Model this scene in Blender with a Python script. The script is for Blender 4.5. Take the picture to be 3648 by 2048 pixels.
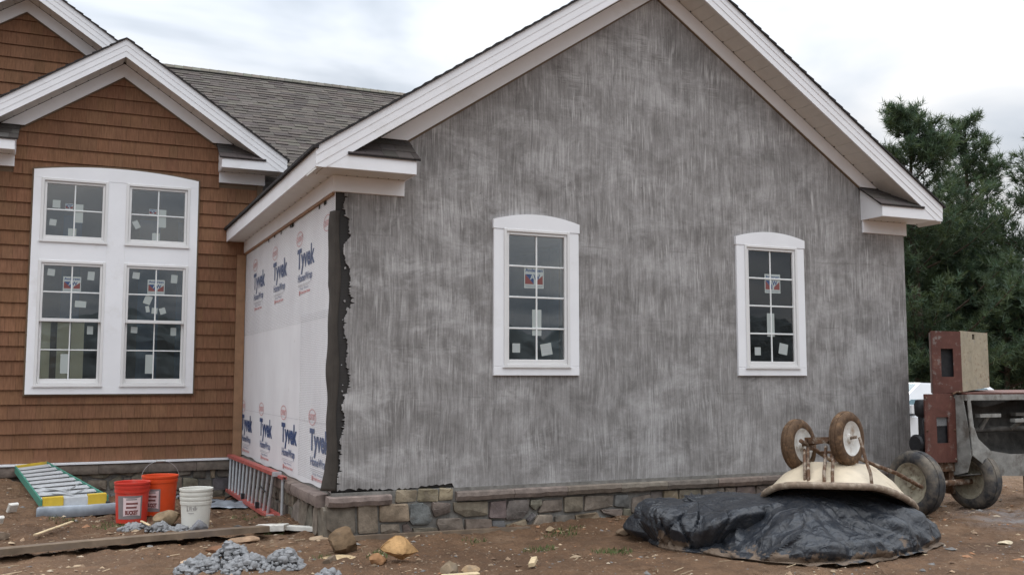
import bpy, bmesh, math, random
import numpy as np
from mathutils import Vector, Matrix

for o in list(bpy.data.objects): bpy.data.objects.remove(o, do_unlink=True)
scene = bpy.context.scene
COL = scene.collection
rnd = random.Random(7)

# ---------------------------------------------------------------- camera
cam_d = bpy.data.cameras.new('camera'); cam = bpy.data.objects.new('camera', cam_d); COL.objects.link(cam)
cam.location = (-2.3138, -9.2786, 1.0502)
cam.rotation_euler = (math.pi/2 + .0909, 0, -.4229)
cam_d.sensor_width = 36; cam_d.lens = 3518.58/3648*36
cam_d.clip_start = .1; cam_d.clip_end = 2000
scene.camera = cam

# ---------------------------------------------------------------- sky and sun (overcast, sun behind the house)
SUN_AZ = math.radians(24)      # from +Y towards +X
SUN_EL = math.radians(44)
world = bpy.data.worlds.new('World'); scene.world = world; world.use_nodes = True
nt = world.node_tree; nt.nodes.clear()
def N(t, tree=None, **kw):
    n = (tree or nt).nodes.new(t)
    for k, v in kw.items(): setattr(n, k, v)
    return n
out = N('ShaderNodeOutputWorld'); mixs = N('ShaderNodeMixShader'); bg1 = N('ShaderNodeBackground'); bg2 = N('ShaderNodeBackground')
sky = N('ShaderNodeTexSky'); sky.sky_type = 'NISHITA'; sky.sun_disc = False
sky.sun_elevation = SUN_EL; sky.sun_rotation = SUN_AZ; sky.air_density = 1.2; sky.dust_density = 2.5
nt.links.new(sky.outputs[0], bg1.inputs[0]); bg1.inputs[1].default_value = .05
tc = N('ShaderNodeTexCoord'); sep = N('ShaderNodeSeparateXYZ'); nt.links.new(tc.outputs['Generated'], sep.inputs[0])
def M2(op, a, b=None, c=None):
    n = N('ShaderNodeMath', operation=op)
    for i, x in enumerate((a, b, c)):
        if x is None: continue
        if isinstance(x, (int, float)): n.inputs[i].default_value = x
        else: nt.links.new(x, n.inputs[i])
    return n.outputs[0]
zc = M2('MAXIMUM', sep.outputs[2], 0.0)
den = M2('ADD', zc, .16)
cmb = N('ShaderNodeCombineXYZ'); nt.links.new(M2('DIVIDE', sep.outputs[0], den), cmb.inputs[0]); nt.links.new(M2('DIVIDE', sep.outputs[1], den), cmb.inputs[1])
cn = N('ShaderNodeTexNoise'); cn.inputs['Scale'].default_value = 1.2; cn.inputs['Detail'].default_value = 5; cn.inputs['Roughness'].default_value = .48; cn.inputs['Distortion'].default_value = .5
cmap = N('ShaderNodeMapping'); cmap.inputs['Location'].default_value = (.05, .0, 0); nt.links.new(cmb.outputs[0], cmap.inputs[0]); nt.links.new(cmap.outputs[0], cn.inputs['Vector'])
cr = N('ShaderNodeValToRGB'); cr.color_ramp.elements[0].position = .36; cr.color_ramp.elements[1].position = .60
cr.color_ramp.elements[0].color = (.42, .48, .56, 1); cr.color_ramp.elements[1].color = (.97, .975, .985, 1)
cm_ = cr.color_ramp.elements.new(.46); cm_.color = (.70, .75, .82, 1)
nt.links.new(cn.outputs['Fac'], cr.inputs[0])
nt.links.new(cr.outputs[0], bg2.inputs[0])
nt.links.new(M2('MULTIPLY_ADD', M2('POWER', zc, 1.5), 3.7, .50), bg2.inputs[1])   # overcast sky: brighter towards the zenith
mixs.inputs[0].default_value = .9
nt.links.new(bg1.outputs[0], mixs.inputs[1]); nt.links.new(bg2.outputs[0], mixs.inputs[2]); nt.links.new(mixs.outputs[0], out.inputs[0])
sd = bpy.data.lights.new('sun', 'SUN'); sun = bpy.data.objects.new('sun', sd); COL.objects.link(sun)
sd.energy = 1.5; sd.angle = math.radians(12); sd.color = (1, .95, .87)
sdir = Vector((math.sin(SUN_AZ)*math.cos(SUN_EL), math.cos(SUN_AZ)*math.cos(SUN_EL), math.sin(SUN_EL)))
sun.rotation_euler = (-sdir).to_track_quat('-Z', 'Y').to_euler(); sun.location = (10, 20, 20)

vs = scene.view_settings
vs.view_transform = 'Standard'; vs.look = 'None'; vs.gamma = 1; vs.use_curve_mapping = False
vs.exposure = 0.2
scene.render.engine = 'CYCLES'
scene.cycles.transparent_max_bounces = 16

# ---------------------------------------------------------------- numpy noise
def _h(ix, iy, seed):
    n = (ix.astype(np.int64)*374761393 + iy.astype(np.int64)*668265263 + seed*1274126177) & 0x7fffffff
    n = ((n ^ (n >> 13))*1274126177) & 0x7fffffff
    return ((n ^ (n >> 16)) & 0xffff)/65535.0
def vnoise(x, y, seed=0):
    x = np.asarray(x, float); y = np.asarray(y, float)
    ix = np.floor(x); iy = np.floor(y); fx = x-ix; fy = y-iy
    fx = fx*fx*(3-2*fx); fy = fy*fy*(3-2*fy)
    a = _h(ix, iy, seed); b = _h(ix+1, iy, seed); c = _h(ix, iy+1, seed); d = _h(ix+1, iy+1, seed)
    return (a*(1-fx)+b*fx)*(1-fy)+(c*(1-fx)+d*fx)*fy
def fbm(x, y, seed=0, o=4, g=.5):
    s = 0; a = 1; t = 0
    for i in range(o):
        s = s+a*vnoise(x*2**i, y*2**i, seed+i*17); t += a; a *= g
    return s/t

# ---------------------------------------------------------------- materials
def mk(name):
    m = bpy.data.materials.new(name); m.use_nodes = True
    t = m.node_tree; t.nodes.clear()
    o = t.nodes.new('ShaderNodeOutputMaterial'); b = t.nodes.new('ShaderNodeBsdfPrincipled'); t.links.new(b.outputs[0], o.inputs[0])
    return m, t, b, o
class G:
    """small node-graph helper"""
    def __init__(s, t): s.t = t
    def n(s, typ, ins=None, **kw):
        nd = s.t.nodes.new(typ)
        for k, v in kw.items(): setattr(nd, k, v)
        for k, v in (ins or {}).items(): s.set(nd.inputs[k], v)
        return nd
    def set(s, sock, v):
        if hasattr(v, 'is_output'): s.t.links.new(v, sock)
        elif isinstance(v, (tuple, list)) and sock.type == 'RGBA' and len(v) == 3: sock.default_value = (*v, 1)
        else: sock.default_value = v
    def pos(s): return s.n('ShaderNodeNewGeometry').outputs['Position']
    def obj(s): return s.n('ShaderNodeTexCoord').outputs['Object']
    def mp(s, v, sc=(1, 1, 1), loc=(0, 0, 0), rot=(0, 0, 0)):
        return s.n('ShaderNodeMapping', {'Vector': v, 'Scale': sc, 'Location': loc, 'Rotation': rot}).outputs[0]
    def noise(s, v, sc=5, det=4, ro=.5, di=0):
        return s.n('ShaderNodeTexNoise', {'Vector': v, 'Scale': sc, 'Detail': det, 'Roughness': ro, 'Distortion': di}).outputs['Fac']
    def rng(s, v, a, b, c, d):
        return s.n('ShaderNodeMapRange', {0: v, 1: a, 2: b, 3: c, 4: d}).outputs[0]
    def ramp(s, v, els):
        r = s.n('ShaderNodeValToRGB', {0: v}); e = r.color_ramp.elements
        while len(e) < len(els): e.new(.5)
        for x, (p, c) in zip(e, els): x.position = p; x.color = (*c, 1) if len(c) == 3 else c
        return r.outputs[0]
    def mix(s, f, a, b, mode='MIX'):
        m = s.n('ShaderNodeMix', data_type='RGBA', blend_type=mode)
        s.set(m.inputs[0], f); s.set(m.inputs[6], a); s.set(m.inputs[7], b); return m.outputs[2]
    def m(s, op, a, b=0.0): return s.n('ShaderNodeMath', {0: a, 1: b}, operation=op).outputs[0]
    def scale(s, col, f):
        n = s.n('ShaderNodeVectorMath', operation='SCALE'); s.set(n.inputs[0], col if hasattr(col, 'is_output') else tuple(col[:3])); s.set(n.inputs[3], f); return n.outputs[0]
    def bump(s, h, st=.3, d=.01): return s.n('ShaderNodeBump', {'Height': h, 'Strength': st, 'Distance': d}).outputs[0]
def mat(name, col, rough=.6, spec=.3, metal=0, nv=.12, ns=6, bs=60, bst=.0, bd=.004, tint=False, dirt=None, dn=3, dlo=.5, dhi=.65):
    """generic procedural surface: colour broken by noise, optional tint attribute, dirt patches and relief"""
    m, t, b, o = mk(name); g = G(t); p = g.pos()
    c = g.scale(col, g.rng(g.noise(p, ns, 5, .6), .3, .7, 1-nv, 1+nv))
    if tint:
        a = g.n('ShaderNodeAttribute'); a.attribute_name = 'tint'
        c = g.mix(1.0, c, a.outputs['Color'], 'MULTIPLY')
    if dirt:
        c = g.mix(g.rng(g.noise(p, dn, 6, .65), dlo, dhi, 0, 1), c, dirt)
    g.set(b.inputs['Base Color'], c); b.inputs['Roughness'].default_value = rough
    b.inputs['Specular IOR Level'].default_value = spec; b.inputs['Metallic'].default_value = metal
    if bst: g.set(b.inputs['Normal'], g.bump(g.noise(p, bs, 4, .6), bst, bd))
    return m
MT = {}
MT['trim'] = mat('white_trim', (.80, .80, .815), .42, .4, nv=.035, ns=2.5, dirt=(.62, .60, .57), dn=1.7, dlo=.58, dhi=.9)
MT['vinyl'] = mat('white_vinyl', (.70, .69, .68), .38, .4, nv=.03, ns=3)
MT['soffit'] = mat('soffit_vinyl', (.66, .645, .61), .5, .3, nv=.05, ns=8)
MT['muntin'] = mat('muntin_white', (.72, .73, .72), .45, .3, nv=.02)
MT['dark'] = mat('dark_gap', (.03, .028, .025), .9, .1)
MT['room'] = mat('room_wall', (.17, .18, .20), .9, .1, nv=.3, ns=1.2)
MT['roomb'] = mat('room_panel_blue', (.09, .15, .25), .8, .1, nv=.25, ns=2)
MT['cream'] = mat('bright_view_cream', (.80, .78, .58), .8, .1, nv=.06, ns=3)  # pale colour stands in for the lit wall seen through the house
MT['jtrim'] = mat('brown_channel', (.13, .085, .05), .55, .3, nv=.1)
MT['post'] = mat('cedar_post', (.30, .17, .095), .6, .3, nv=.15, ns=9)
MT['gravelmix'] = mat('pebbles', (1, 1, 1), .9, .1, tint=True, nv=.2, ns=30)
MT['mortar_joint'] = mat('mortar_joint', (.185, .175, .16), .95, .1, nv=.3, ns=14, bs=90, bst=.5)
MT['stone'] = mat('field_stone', (1, 1, 1), .9, .12, tint=True, nv=.42, ns=9, bs=38, bst=.55, bd=.012, dirt=(.17, .14, .11), dn=6, dlo=.55, dhi=.8)
MT['ledge'] = mat('ledge_stone', (.185, .152, .130), .85, .2, nv=.3, ns=11, bs=30, bst=.6, bd=.012, tint=True)
MT['shingle'] = None
MT['roofsh'] = mat('asphalt_shingle', (.80, .78, .76), .95, .08, tint=True, nv=.12, ns=55, bs=220, bst=.2, bd=.003)
MT['roofedge'] = mat('roof_edge', (.035, .032, .032), .85, .2, nv=.3, ns=20)
MT['rust'] = mat('rusty_steel', (.10, .055, .032), .8, .25, nv=.4, ns=18, bs=70, bst=.3, dirt=(.30, .25, .20), dn=14)
MT['wood'] = mat('weathered_wood', (.155, .115, .082), .85, .15, nv=.3, ns=7, bs=30, bst=.4, dirt=(.13, .10, .08), dn=2.5)
MT['palewood'] = mat('pale_wood', (.55, .43, .27), .8, .15, nv=.15, ns=20)
MT['foam'] = mat('white_board', (.62, .60, .55), .7, .2, nv=.15, ns=14, bs=30, bst=.3, dirt=(.35, .29, .23), dn=9, dlo=.55, dhi=.75)
MT['blackrub'] = mat('tyre_rubber', (.045, .045, .047), .8, .25, nv=.3, ns=12, dirt=(.17, .145, .115), dn=5, dlo=.42, dhi=.62)
MT['mudtyre'] = mat('muddy_tyre', (.095, .058, .035), .85, .2, nv=.4, ns=22, bs=60, bst=.4, dirt=(.19, .115, .065), dn=12)
MT['whiterim'] = mat('white_rim', (.60, .585, .55), .5, .35, nv=.15, ns=12, dirt=(.30, .22, .15), dn=11, dlo=.50, dhi=.72)
MT['drum_shade'] = mat('drum_inside_shade', (.085, .08, .073), .85, .15, nv=.4, ns=9, bs=30, bst=.5, bd=.012, dirt=(.16, .15, .135), dn=6, dlo=.58, dhi=.75)  # darker than the drum steel: shade inside the drum put into the colour
MT['mortar'] = mat('wet_mortar', (.225, .225, .228), .75, .3, nv=.25, ns=30, bs=90, bst=.6, bd=.01)
def special():
    # --- brown shingle: vertical grain, tint per shingle
    m, t, b, o = mk('cedar_shingle'); g = G(t); p = g.pos()
    st = g.noise(g.mp(p, (55, 55, 2.2)), 1, 4, .6); big = g.noise(p, 1.3, 3)
    a = g.n('ShaderNodeAttribute'); a.attribute_name = 'tint'
    c = g.mix(1.0, g.scale((.192, .098, .056), g.m('MULTIPLY', g.rng(st, .3, .7, .78, 1.2), g.rng(big, .3, .7, .9, 1.1))), a.outputs['Color'], 'MULTIPLY')
    g.set(b.inputs['Base Color'], c); b.inputs['Roughness'].default_value = .8; b.inputs['Specular IOR Level'].default_value = .12
    g.set(b.inputs['Normal'], g.bump(st, .3, .003)); MT['shingle'] = m
    # --- scratch-coat stucco
    m, t, b, o = mk('scratch_stucco'); g = G(t); p = g.pos()
    sp = g.n('ShaderNodeSeparateXYZ', {0: p}); X, Z = sp.outputs[0], sp.outputs[2]
    wx = g.m('ADD', X, g.m('ADD', g.rng(g.noise(g.mp(p, (1, 1, .8)), 1.1, 2, .5), 0, 1, -.05, .05), g.rng(g.noise(p, 5, 2, .5), 0, 1, -.006, .006)))
    vec = g.n('ShaderNodeCombineXYZ', {0: wx, 1: 0.0, 2: Z}).outputs[0]
    comb = g.noise(g.mp(vec, (90, 1, 1.6)), 1, 2, .5)                      # raked comb lines
    dash = g.noise(g.mp(vec, (52, 1, 3.0), loc=(3, 0, 8)), 1, 1, .5)       # crisp pale scrapes
    dash2 = g.noise(g.mp(vec, (74, 1, 3.8), loc=(9, 0, 2)), 1, 1, .5)      # dark gouges
    hor = g.noise(g.mp(p, (3.4, 1, 64), rot=(0, .07, 0)), 1, 1, .5)        # horizontal passes
    speck = g.noise(p, 90, 3, .7)
    clus = g.rng(g.noise(g.mp(p, (1.2, 1, .8), loc=(8, 1, 3)), 3.2, 5, .62), .42, .62, .12, 1.0)
    hmask = g.m('MULTIPLY', g.rng(g.noise(g.mp(p, (1, 1, 1.7), loc=(3, 0, 1)), 1.5, 4, .6), .54, .64, 0, 1), g.rng(Z, 3.6, 4.6, .35, 1.0))
    mott = g.noise(g.mp(p, (1, 1, 1.0)), 2.4, 8, .72, .4)
    c = g.ramp(mott, [(.33, (.160, .150, .143)), (.45, (.220, .208, .200)), (.55, (.268, .255, .247)), (.67, (.36, .346, .337))])
    pale = g.rng(g.noise(g.mp(p, (.8, 1, 1.5), loc=(1, 4, 6)), 1.7, 7, .7, .3), .50, .66, 0, .9)
    c = g.mix(g.m('MULTIPLY', pale, g.rng(X, .3, 3.2, 1.0, .6)), c, (.46, .446, .438))
    c = g.scale(c, g.m('MULTIPLY', g.rng(comb, .30, .70, .80, 1.20), g.rng(speck, .3, .7, .93, 1.07)))
    light = g.m('MULTIPLY', g.rng(dash, .575, .64, 0, 1), g.m('MULTIPLY', clus, g.rng(Z, .3, 2.4, .6, 1)))
    darks = g.m('MULTIPLY', g.rng(dash2, .42, .36, 0, 1), g.rng(clus, .1, 1, .35, 1))
    c = g.mix(g.m('MULTIPLY', darks, .55), c, (.125, .115, .109))
    smear = g.noise(g.mp(vec, (15, 1, 2.0), loc=(4, 0, 5)), 1, 4, .6)          # broad soft trowel smears
    c = g.mix(g.m('MULTIPLY', g.rng(smear, .50, .68, 0, .55), g.rng(clus, .1, 1, .4, 1)), c, (.44, .425, .415))
    c = g.mix(g.rng(smear, .46, .32, 0, .42), c, (.14, .13, .124))
    c = g.mix(g.m('MULTIPLY', light, .40), c, (.62, .60, .585))
    zl = g.m('ADD', Z, g.rng(g.noise(g.mp(p, (1, 1, .2)), 1.4, 3), 0, 1, -.05, .05))
    lap = g.m('MINIMUM', g.m('ABSOLUTE', g.m('SUBTRACT', zl, .86)), g.m('MINIMUM', g.m('ABSOLUTE', g.m('SUBTRACT', zl, 1.66)), g.m('ABSOLUTE', g.m('SUBTRACT', zl, 2.44))))
    c = g.mix(g.m('MULTIPLY', g.rng(lap, .004, .010, .3, 0), g.rng(g.noise(g.mp(p, loc=(6, 6, 6)), 2.2, 4), .52, .60, 0, 1)), c, (.11, .10, .094))
    c = g.mix(g.m('MULTIPLY', g.m('MULTIPLY', g.rng(hor, .58, .66, 0, 1), hmask), .5), c, (.44, .42, .41))
    c = g.mix(g.m('MULTIPLY', g.m('MULTIPLY', g.rng(hor, .42, .34, 0, 1), hmask), .5), c, (.13, .118, .11))
    s1 = comb; fine = dash
    pit = g.n('ShaderNodeTexVoronoi', {'Vector': p, 'Scale': 5.5, 'Randomness': 1.0}).outputs['Distance']
    c = g.mix(g.rng(pit, .035, .05, .5, 0), c, (.06, .055, .05))
    g.set(b.inputs['Base Color'], c); b.inputs['Roughness'].default_value = .85; b.inputs['Specular IOR Level'].default_value = .25
    h = g.m('ADD', g.m('MULTIPLY', s1, 1.0), g.m('MULTIPLY', fine, .7))
    g.set(b.inputs['Normal'], g.bump(h, .5, .010)); MT['stucco'] = m
    # --- dirt
    m, t, b, o = mk('construction_dirt'); g = G(t); p = g.pos(); sp = g.n('ShaderNodeSeparateXYZ', {0: p})
    n1 = g.noise(p, .8, 6, .62); n2 = g.noise(p, 5, 6, .68); n3 = g.noise(g.mp(p, (1, 1, 1), loc=(4, 9, 0)), 26, 4, .7)
    c = g.ramp(n1, [(.30, (.080, .043, .023)), (.45, (.138, .077, .042)), (.58, (.172, .101, .058)), (.72, (.205, .136, .088))])
    c = g.mix(g.rng(n2, .40, .64, 0, .72), c, (.088, .051, .029))
    c = g.mix(g.rng(n2, .56, .40, 0, .0), c, (.30, .22, .15))
    c = g.mix(g.rng(n3, .58, .72, 0, .65), c, (.29, .215, .15))
    c = g.mix(g.rng(n3, .42, .30, 0, .6), c, (.07, .043, .028))
    # grey mortar spill by the mixer, sunlit ground beyond it painted paler
    gm = g.m('MULTIPLY', g.rng(g.n('ShaderNodeVectorMath', {0: p, 1: (7.6, -2.1, -.45)}, operation='DISTANCE').outputs['Value'], .4, 1.5, 1, 0), g.rng(g.noise(p, 2.6, 5, .65), .40, .60, 0, 1))
    c = g.mix(gm, c, (.25, .25, .255))
    c = g.mix(g.m('MULTIPLY', g.rng(sp.outputs[1], .0, 3.0, 0, .65), g.rng(sp.outputs[0], 7.5, 9, 0, 1)), c, (.36, .28, .20))
    g.set(b.inputs['Base Color'], c); g.set(b.inputs['Roughness'], g.rng(n1, .35, .65, .72, .95)); b.inputs['Specular IOR Level'].default_value = .25
    h = g.m('ADD', g.m('MULTIPLY', n2, 1.0), g.m('MULTIPLY', n3, .6))
    g.set(b.inputs['Normal'], g.bump(h, 1.0, .05)); MT['dirt'] = m
    # --- black plastic sheet with dried mud
    m, t, b, o = mk('black_plastic'); g = G(t); p = g.pos(); sp = g.n('ShaderNodeSeparateXYZ', {0: p})
    n1 = g.noise(p, 3.0, 6, .65); n2 = g.noise(p, 14, 5, .7)
    dz = g.m('ADD', g.m('ADD', g.rng(sp.outputs[2], -.45, -.22, .32, -.45), g.rng(n1, .3, .7, -.48, .48)), g.rng(n2, .3, .7, -.12, .12))
    f = g.rng(dz, .12, .22, 0, .92)
    c = g.mix(g.rng(n2, .45, .75, 0, .5), (.020, .023, .029), (.070, .066, .062))
    c = g.mix(f, c, (.145, .102, .070))
    g.set(b.inputs['Base Color'], c); g.set(b.inputs['Roughness'], g.m('ADD', g.rng(n2, .3, .7, .28, .50), g.m('MULTIPLY', f, .4)))
    b.inputs['Specular IOR Level'].default_value = .42
    w1 = g.m('ABSOLUTE', g.m('SUBTRACT', g.noise(g.mp(p, (1, 1, .7), rot=(.3, .2, .6)), 3.4, 2, .5, .6), .5)); w2 = g.m('ABSOLUTE', g.m('SUBTRACT', g.noise(g.mp(p, (1, 1, .8), loc=(3, 1, 2)), 11, 2, .5, .8), .5))
    cre = g.m('ADD', g.m('MULTIPLY', g.rng(w1, 0, .10, 1, 0), 1.0), g.m('MULTIPLY', g.rng(w2, 0, .10, 1, 0), .22))      # sharp wrinkle ridges
    g.set(b.inputs['Normal'], g.bump(g.m('ADD', cre, g.m('MULTIPLY', g.noise(p, 30, 3, .6), .5)), .55, .02)); MT['tarp'] = m
    # --- glass
    m, t, b, o = mk('window_glass'); g = G(t); t.nodes.remove(b)
    tr = g.n('ShaderNodeBsdfTransparent', {0: (.95, .97, .97)}); gl = g.n('ShaderNodeBsdfGlossy', {'Color': (1, 1, 1), 'Roughness': .015})
    fr = g.n('ShaderNodeFresnel', {0: 1.95}); mx = g.n('ShaderNodeMixShader', {0: fr.outputs[0], 1: tr.outputs[0], 2: gl.outputs[0]})
    t.links.new(mx.outputs[0], o.inputs[0]); MT['glass'] = m
    # --- house wrap and the open lath netting hung over it
    m, t, b, o = mk('house_wrap_sheet'); g = G(t); p = g.pos()
    c = g.mix(g.rng(g.noise(g.mp(p, (1, 1, .5)), 2.2, 5, .6), .35, .7, 0, 1), (.78, .775, .785), (.70, .685, .70))
    c = g.mix(g.rng(g.noise(p, 7, 5, .7), .63, .75, 0, .5), c, (.42, .36, .32))
    g.set(b.inputs['Base Color'], c); b.inputs['Roughness'].default_value = .42; b.inputs['Specular IOR Level'].default_value = .35
    g.set(b.inputs['Normal'], g.bump(g.noise(g.mp(p, (1, 1, .35)), 6, 3, .5), .25, .02)); MT['wrap'] = m
    m, t, b, o = mk('lath_netting'); g = G(t); p = g.pos()
    v = g.n('ShaderNodeTexVoronoi', {'Vector': g.mp(p, (1, 75, 55)), 'Scale': 1.0, 'Randomness': .15}, feature='DISTANCE_TO_EDGE').outputs['Distance']
    f = g.rng(v, .12, .22, 1, .0)
    g.set(b.inputs['Base Color'], (.55, .545, .56)); b.inputs['Roughness'].default_value = .5
    tr = g.n('ShaderNodeBsdfTransparent'); mx = g.n('ShaderNodeMixShader', {0: g.m('MULTIPLY', f, .24), 1: tr.outputs[0], 2: b.outputs[0]})
    t.links.new(mx.outputs[0], o.inputs[0]); MT['netting'] = m
    # --- black lath backing
    m, t, b, o = mk('black_lath'); g = G(t); p = g.pos()
    v = g.n('ShaderNodeTexVoronoi', {'Vector': g.mp(p, (95, 1, 70)), 'Scale': 1.0, 'Randomness': .2}, feature='DISTANCE_TO_EDGE').outputs['Distance']
    c = g.mix(g.rng(v, .06, .16, .8, 0), (.018, .016, .015), (.045, .040, .036)); c = g.scale(c, g.rng(g.noise(p, 3, 4), .3, .7, .7, 1.25))
    g.set(b.inputs['Base Color'], c); b.inputs['Roughness'].default_value = .8; g.set(b.inputs['Normal'], g.bump(v, .4, .004)); MT['lath'] = m
    MT['lathfold'] = mat('folded_lath', (.052, .044, .037), .75, .3, nv=.25, ns=5, bs=160, bst=.4, bd=.004)
    # --- red/cream worn enamel
    for nm, c1, c2, lo, hi in (('redpaint', (.112, .043, .032), (.20, .135, .095), .56, .72), ('creampaint', (.33, .285, .205), (.15, .085, .05), .55, .67)):
        m, t, b, o = mk(nm); g = G(t); p = g.pos()
        n1 = g.noise(p, 5.5, 6, .68, .4); n2 = g.noise(p, 24, 5, .7)
        c = g.scale(c1, g.rng(n1, .3, .7, .72, 1.18)); c = g.mix(g.rng(g.m('ADD', g.m('MULTIPLY', n1, .6), g.m('MULTIPLY', n2, .4)), lo, hi, 0, .9), c, c2)
        c = g.mix(g.rng(n2, .60, .74, 0, .8), c, (.10, .05, .03))
        c = g.mix(g.rng(g.noise(g.mp(p, loc=(2, 7, 1)), 9, 6, .7), .58, .68, 0, .7), c, (.24, .225, .205))
        g.set(b.inputs['Base Color'], c); g.set(b.inputs['Roughness'], g.rng(n2, .3, .7, .42, .75)); b.inputs['Specular IOR Level'].default_value = .35
        g.set(b.inputs['Normal'], g.bump(n2, .25, .006)); MT[nm] = m
    MT['drum'] = mat('mortar_caked_steel', (.245, .24, .222), .8, .25, nv=.25, ns=9, bs=30, bst=.5, bd=.012, dirt=(.12, .105, .09), dn=5)
    MT['wheelsteel'] = mat('dusty_wheel', (.33, .30, .225), .6, .3, nv=.25, ns=14, dirt=(.16, .12, .085), dn=9)
    MT['engine'] = mat('black_engine', (.02, .02, .022), .5, .4, nv=.4, ns=25)
    MT['pan'] = mat('cream_pan', (.56, .47, .345), .45, .4, nv=.12, ns=6, dirt=(.30, .22, .15), dn=5, dlo=.56, dhi=.8)
    MT['rim'] = mat('rolled_rim', (.22, .165, .12), .6, .3, nv=.3, ns=20, dirt=(.40, .33, .25), dn=12)
    # --- pine
    m, t, b, o = mk('pine_needle'); g = G(t)
    a = g.n('ShaderNodeAttribute'); a.attribute_name = 'tint'
    c = g.mix(1.0, (.046, .076, .042), a.outputs['Color'], 'MULTIPLY'); g.set(b.inputs['Base Color'], c); b.inputs['Roughness'].default_value = .6
    tl = g.n('ShaderNodeBsdfTranslucent', {0: g.mix(1.0, (.065, .105, .048), a.outputs['Color'], 'MULTIPLY')}); mx = g.n('ShaderNodeMixShader', {0: .3, 1: b.outputs[0], 2: tl.outputs[0]})
    t.links.new(mx.outputs[0], o.inputs[0]); MT['needle'] = m
    MT['bark'] = mat('pine_bark', (.075, .055, .042), .9, .1, nv=.35, ns=9, bs=20, bst=.5, bd=.02)
    MT['redplastic'] = mat('red_plastic', (.58, .045, .028), .42, .4, nv=.08, ns=8, dirt=(.52, .17, .13), dn=7, dlo=.55, dhi=.9)
    MT['orangeplastic'] = mat('orange_plastic', (.66, .075, .018), .4, .4, nv=.08, ns=8, dirt=(.50, .14, .08), dn=7, dlo=.6, dhi=.9)
    MT['whiteplastic'] = mat('white_plastic', (.66, .645, .585), .45, .35, nv=.06, ns=8, dirt=(.45, .41, .34), dn=7, dlo=.55, dhi=.85)
    MT['green'] = mat('green_fibreglass', (.055, .21, .155), .55, .35, nv=.12, ns=10, dirt=(.20, .24, .20), dn=8, dlo=.6, dhi=.8)
    MT['yellow'] = mat('yellow_plastic', (.50, .34, .03), .55, .35, nv=.1, ns=12, dirt=(.25, .18, .06), dn=10, dlo=.58, dhi=.75)
    MT['alu'] = mat('aluminium', (.48, .49, .50), .45, .5, metal=.35, nv=.12, ns=15)
    MT['redrail'] = mat('red_rail', (.37, .085, .07), .5, .35, nv=.18, ns=10, dirt=(.42, .22, .18), dn=9, dlo=.55, dhi=.8)
    MT['sheetmetal'] = mat('dull_sheet', (.27, .30, .335), .42, .5, metal=.2, nv=.35, ns=5, bs=14, bst=.15, bd=.01)
    MT['card'] = mat('white_sticker', (.38, .415, .40), .6, .3, nv=.03)
    MT['cardred'] = mat('red_print', (.20, .07, .065), .6, .3, nv=.05)
    MT['navy'] = mat('navy_print', (.045, .075, .17), .6, .3, nv=.15, ns=12)
    MT['navylight'] = mat('faded_navy_print', (.13, .16, .26), .6, .3, nv=.15, ns=12)
    MT['pinkprint'] = mat('faded_red_print', (.62, .30, .29), .6, .3, nv=.15, ns=12)
    MT['greyprint'] = mat('faded_grey_print', (.47, .45, .47), .6, .3, nv=.1)
    MT['greylabel'] = mat('grey_label', (.23, .20, .20), .6, .3, nv=.1, ns=9)
    MT['pinklabel'] = mat('pale_label', (.72, .56, .56), .6, .3, nv=.08, ns=9)
    MT['carpaint'] = mat('white_car_paint', (.74, .76, .78), .25, .5, nv=.03)
    MT['carglass'] = mat('tinted_car_glass', (.10, .165, .19), .12, .6, nv=.2, ns=1.5)
    MT['reflection_woods'] = mat('reflection_trees_dark', (.10, .115, .12), .95, .05, nv=.4, ns=.8)  # dark tone of the added trees, set for their reflection in the panes
    MT['green_leaf'] = mat('weed_leaf', (.10, .15, .05), .7, .2, tint=True, nv=.3, ns=20)
special()
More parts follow.
